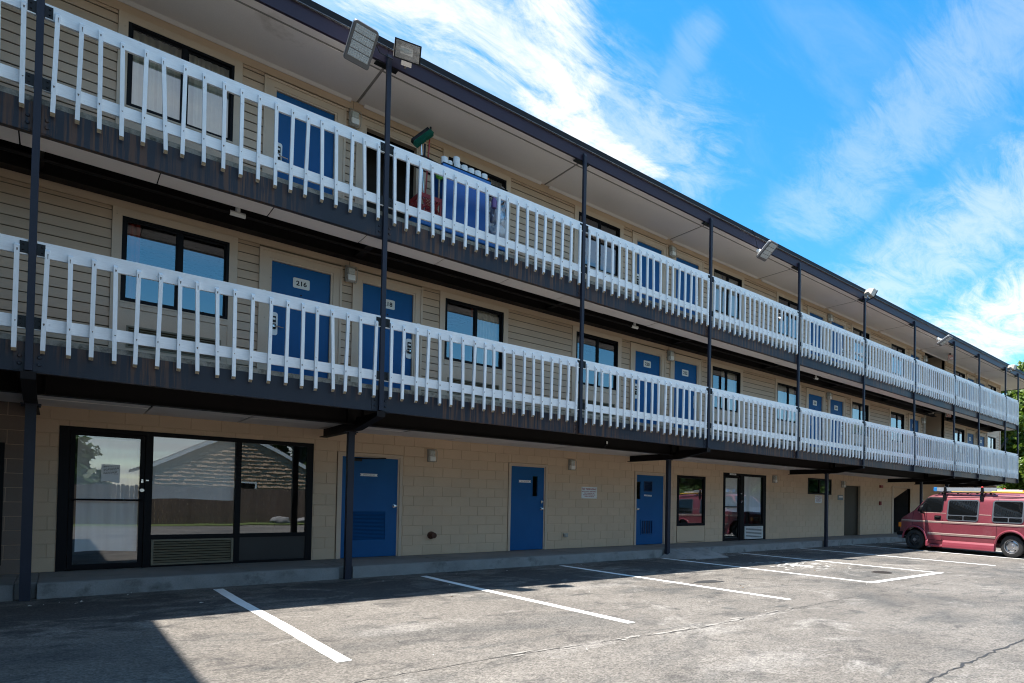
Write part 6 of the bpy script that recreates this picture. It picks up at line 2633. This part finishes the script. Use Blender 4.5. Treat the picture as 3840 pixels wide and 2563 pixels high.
def leaf_cloud(centres, radii, n, size, seed):
    """Leaf quads spread through a volume of overlapping clumps, denser near each clump's skin."""
    g = np.random.default_rng(seed)
    C_ = np.array(centres)
    Rr = np.array(radii)
    w = (Rr[:, 0] * Rr[:, 1] * Rr[:, 2]) ** 0.66
    k = g.choice(len(C_), n, p=w / w.sum())
    d = g.normal(size=(n, 3))
    d /= np.linalg.norm(d, axis=1)[:, None]
    rad = g.uniform(0.25, 1.0, n) ** 0.5
    rad *= 1 + 0.18 * np.sin(d[:, 0] * 7 + k) * np.cos(d[:, 2] * 6 + k * 2)
    p = C_[k] + d * Rr[k] * rad[:, None]
    nrm = d + g.normal(size=(n, 3)) * 0.7 + np.array([0, 0, 0.5])
    nrm /= np.linalg.norm(nrm, axis=1)[:, None]
    a = np.cross(nrm, g.normal(size=(n, 3)))
    a /= np.linalg.norm(a, axis=1)[:, None]
    b = np.cross(nrm, a)
    s = size * g.uniform(0.6, 1.3, n)[:, None]
    v = np.empty((n, 4, 3))
    v[:, 0] = p - a * s
    v[:, 1] = p - b * s * 0.55 + a * s * 0.1
    v[:, 2] = p + a * s
    v[:, 3] = p + b * s * 0.55 + a * s * 0.1
    return v.reshape(-1, 3)


def quads_mesh(name, v, m):
    n = len(v) // 4
    me = bpy.data.meshes.new(name)
    me.vertices.add(len(v))
    me.vertices.foreach_set("co", v.astype(np.float32).ravel())
    me.loops.add(n * 4)
    me.loops.foreach_set("vertex_index", np.arange(n * 4, dtype=np.int32))
    me.polygons.add(n)
    me.polygons.foreach_set("loop_start", np.arange(0, n * 4, 4, dtype=np.int32))
    me.polygons.foreach_set("loop_total", np.full(n, 4, dtype=np.int32))
    me.materials.append(m)
    me.update(calc_edges=True)
    me.validate()
    return me


def tree(loc, h, r, label, n, leaf, m, seed, group=None, base=0.25):
    t = thing("leafy_tree", label, "tree", loc, (0, 0, 0), group)
    rr_ = random.Random(seed)
    cs, rs, limbs = [], [], MB()
    top = Vector((rr_.uniform(-0.4, 0.4), rr_.uniform(-0.4, 0.4), h * 0.62))
    limbs.tube([(0, 0, -0.2), (0.05, 0.03, h * 0.2), tuple(top * 0.6), tuple(top)], [0.030 * h, 0.024 * h, 0.016 * h, 0.006 * h], 8)
    nb = 15
    for i in range(nb):
        a = rr_.uniform(0, 6.28)
        zf = base + (0.94 - base) * (i + rr_.random()) / nb
        rad = r * (1.0 - 0.75 * max(0, (zf - 0.45) / 0.55) ** 1.5) * rr_.uniform(0.35, 0.95)
        c = Vector((math.cos(a) * rad, math.sin(a) * rad, h * zf))
        q = r * rr_.uniform(0.26, 0.46)
        cs.append(c)
        rs.append((q, q, q * rr_.uniform(0.6, 0.85)))
        st = Vector((0, 0, h * max(0.15, zf - 0.28)))
        limbs.tube([tuple(st), tuple((st + c) / 2 + Vector((0, 0, 0.2))), tuple(c)], [0.010 * h, 0.007 * h, 0.002 * h], 6)
    limbs.build("trunk", M["bark"], t, smooth=True)
    me = quads_mesh("crown", leaf_cloud(cs, rs, n, leaf, seed), m)
    link("crown", me, t)
    return t


RT = [((43.5, 4.6, 0), 10.5, 3.6, 24000, 0.17, "leaf", "bright green leafy tree rising right behind the end of the motel"),
      ((47.5, 2.6, 0), 11.8, 3.8, 20000, 0.18, "leaf", "tall green tree at the right edge, its top level with the roof end floodlight"),
      ((41.5, 1.0, 0), 4.6, 2.4, 9000, 0.15, "leaf", "low bushy green tree behind the van's roof ladders"),
      ((52.0, 9.0, 0), 9.5, 4.5, 12000, 0.20, "leaf_dark", "darker green tree filling the gap behind the balcony end"),
      ((46.0, 9.5, 0), 9.5, 4.5, 12000, 0.20, "leaf_dark", "dark green tree farther back beyond the motel's end wall")]
for i, (loc, h, r, n, leaf, m, lab) in enumerate(RT):
    tree(loc, h, r, lab, n, leaf, M[m], 20 + i, "trees beyond the right end of the motel", 0.12)

# across the lot, seen only in the panes: verge, board fence, shingled house, trees
mb = MB()
for (a, b) in ((-30, 12), (12, 60), (60, 130)):
    mb.add([(a, -90, 0.06), (b, -90, 0.06), (b, -20.6, 0.06), (a, -20.6, 0.06), (a, -20.4, 0.0), (b, -20.4, 0.0)], [(0, 1, 2, 3), (3, 2, 5, 4)])
vg = mb.build("grass_verge", M["grass"])
vg["kind"] = "structure"
M["fence_wood"] = mat("brown_fence_board", (0.15, 0.105, 0.075), 0.85, var=0.2, vscale=5, objvar=0.15, stretch=(3, 3, 0.4), fine=0.15, fscale=30)
M["shake"] = mat("brown_wood_shake", (0.42, 0.29, 0.19), 0.85, var=0.25, vscale=4, fine=0.2, fscale=20)
M["white_trim"] = mat("white_house_trim", (0.75, 0.75, 0.74), 0.5)
fence = thing("board_fence", "brown dog-eared board fence across the lot", "fence", (8, -21.2, 0))
bd = MB()
bd.prism([(-0.068, 0.05), (0.068, 0.05), (0.068, 1.74), (0.045, 1.80), (-0.045, 1.80), (-0.068, 1.74)], "y", -0.012, 0.012)
BD = bd.mesh("fence_board", M["fence_wood"])
for i in range(230):
    link("fence_board", BD, fence, (-20 + i * 0.145, random.uniform(-0.006, 0.006), random.uniform(-0.02, 0.02)))
mb = MB()
for x in np.arange(-20, 13.5, 2.4):
    mb.box(x - 0.05, x + 0.05, -0.13, -0.03, 0, 1.75)
for z in (0.4, 1.45):
    mb.box(-20, 13.3, -0.05, -0.0125, z, z + 0.09)
mb.build("fence_frame", M["fence_wood"], fence)

house = thing("shingled_house", "brown shingled house with white gable trim across the lot", "house", (7.4, -26, 0))
mb = MB()
rs_ = random.Random(5)
for i in range(24):
    z = 0.1 + i * 0.205
    hw = 3.55 if z < 2.9 else max(0.1, 3.55 * (1 - (z - 2.9) / 1.95))
    x = -hw - rs_.uniform(0, 0.2)
    while x < hw:
        w_ = rs_.uniform(0.12, 0.26)
        a_, b_ = max(x, -hw), min(x + w_ - 0.008, hw)
        if b_ - a_ > 0.03:
            t_, dz_ = rs_.uniform(0.05, 0.085), rs_.uniform(-0.02, 0.02)
            mb.prism([(0.0, z + dz_), (t_, z + dz_), (0.010, z + 0.215), (0.0, z + 0.215)], "x", a_, b_)
        x += w_
mb.build("shingle_courses", M["shake"], house)["kind"] = "stuff"
mb = MB()
mb.prism([(-3.6, 0), (3.6, 0), (3.6, 2.9), (0, 4.9), (-3.6, 2.9)], "y", -7, -0.01)
mb.build("wall", M["fence_wood"], house)
mb = MB()
for s in (-1, 1):
    mb.prism([(s * 4.1, 2.70), (0, 4.98), (0, 5.16), (s * 4.1, 2.88)], "y", -7.3, 0.10)
mb.build("roof", M["roofing"], house)
mb = MB()
for s in (-1, 1):
    mb.prism([(s * 4.12, 2.62), (0, 4.91), (0, 5.13), (s * 4.12, 2.84)], "y", 0.101, 0.14)
mb.build("rake_board", M["white_trim"], house)
hw_ = part("window", house, (0.3, 0.06, 1.9))
mb = MB()
ring(mb, -0.55, 0.55, -0.35, 0.35, 0.09, 0, 0.06)
mb.build("window_frame", M["white_trim"], hw_)
pane("pane", hw_, (0, 0, 0), -0.46, 0.46, -0.26, 0.26, 0.02, M["vglass"])
for i, (x, y) in enumerate(((8.3, -20.8), (9.3, -20.9))):
    o = lumpy((x, y, 0.15), (0.42 - 0.1 * i, 0.3, 0.24 - 0.05 * i), "boulder", M["curb"], None, 60 + i, 3, 0.35, 1.6)
    tag(o, "grey boulder on the verge, " + ("the smaller of two" if i else "the larger of two"), "boulder", "boulders on the verge")
BT = [(-14, -32, 10, 4.0), (-3, -36, 11, 4.4), (17, -34, 10, 4.2), (25, -31, 11, 4.8), (33, -34, 12, 5.0), (41, -30, 10.5, 4.6), (49, -34, 12, 5.2), (57, -30, 11, 5.0), (66, -34, 12, 5.4),
      (76, -31, 12, 5.4), (87, -34, 13, 5.8), (21, -42, 12, 5), (29, -40, 12.5, 5.2), (37, -41, 12, 5), (45, -40, 13, 5.5), (53, -41, 12, 5), (61, -40, 13, 5.5), (71, -41, 13, 5.6), (13.5, -40, 11, 4.6)]
protoT = None
for i, (x, y, h, r) in enumerate(BT):
    if i < 3:
        o = tree((x, y, 0), h, r, "leafy tree in the row across the lot", 9000, 0.30, M["leaf_dark"], 70 + i, "trees in the row across the lot", 0.1)
        protoT = protoT or []
        protoT.append((o, h, r))
    else:
        p, h0, r0 = protoT[i % 3]
        o = copy_tree(p)
        o.location = (x, y, 0)
        o.rotation_euler = (0, 0, random.uniform(0, 6.28))
        o.scale = (r / r0, r / r0, h / h0)
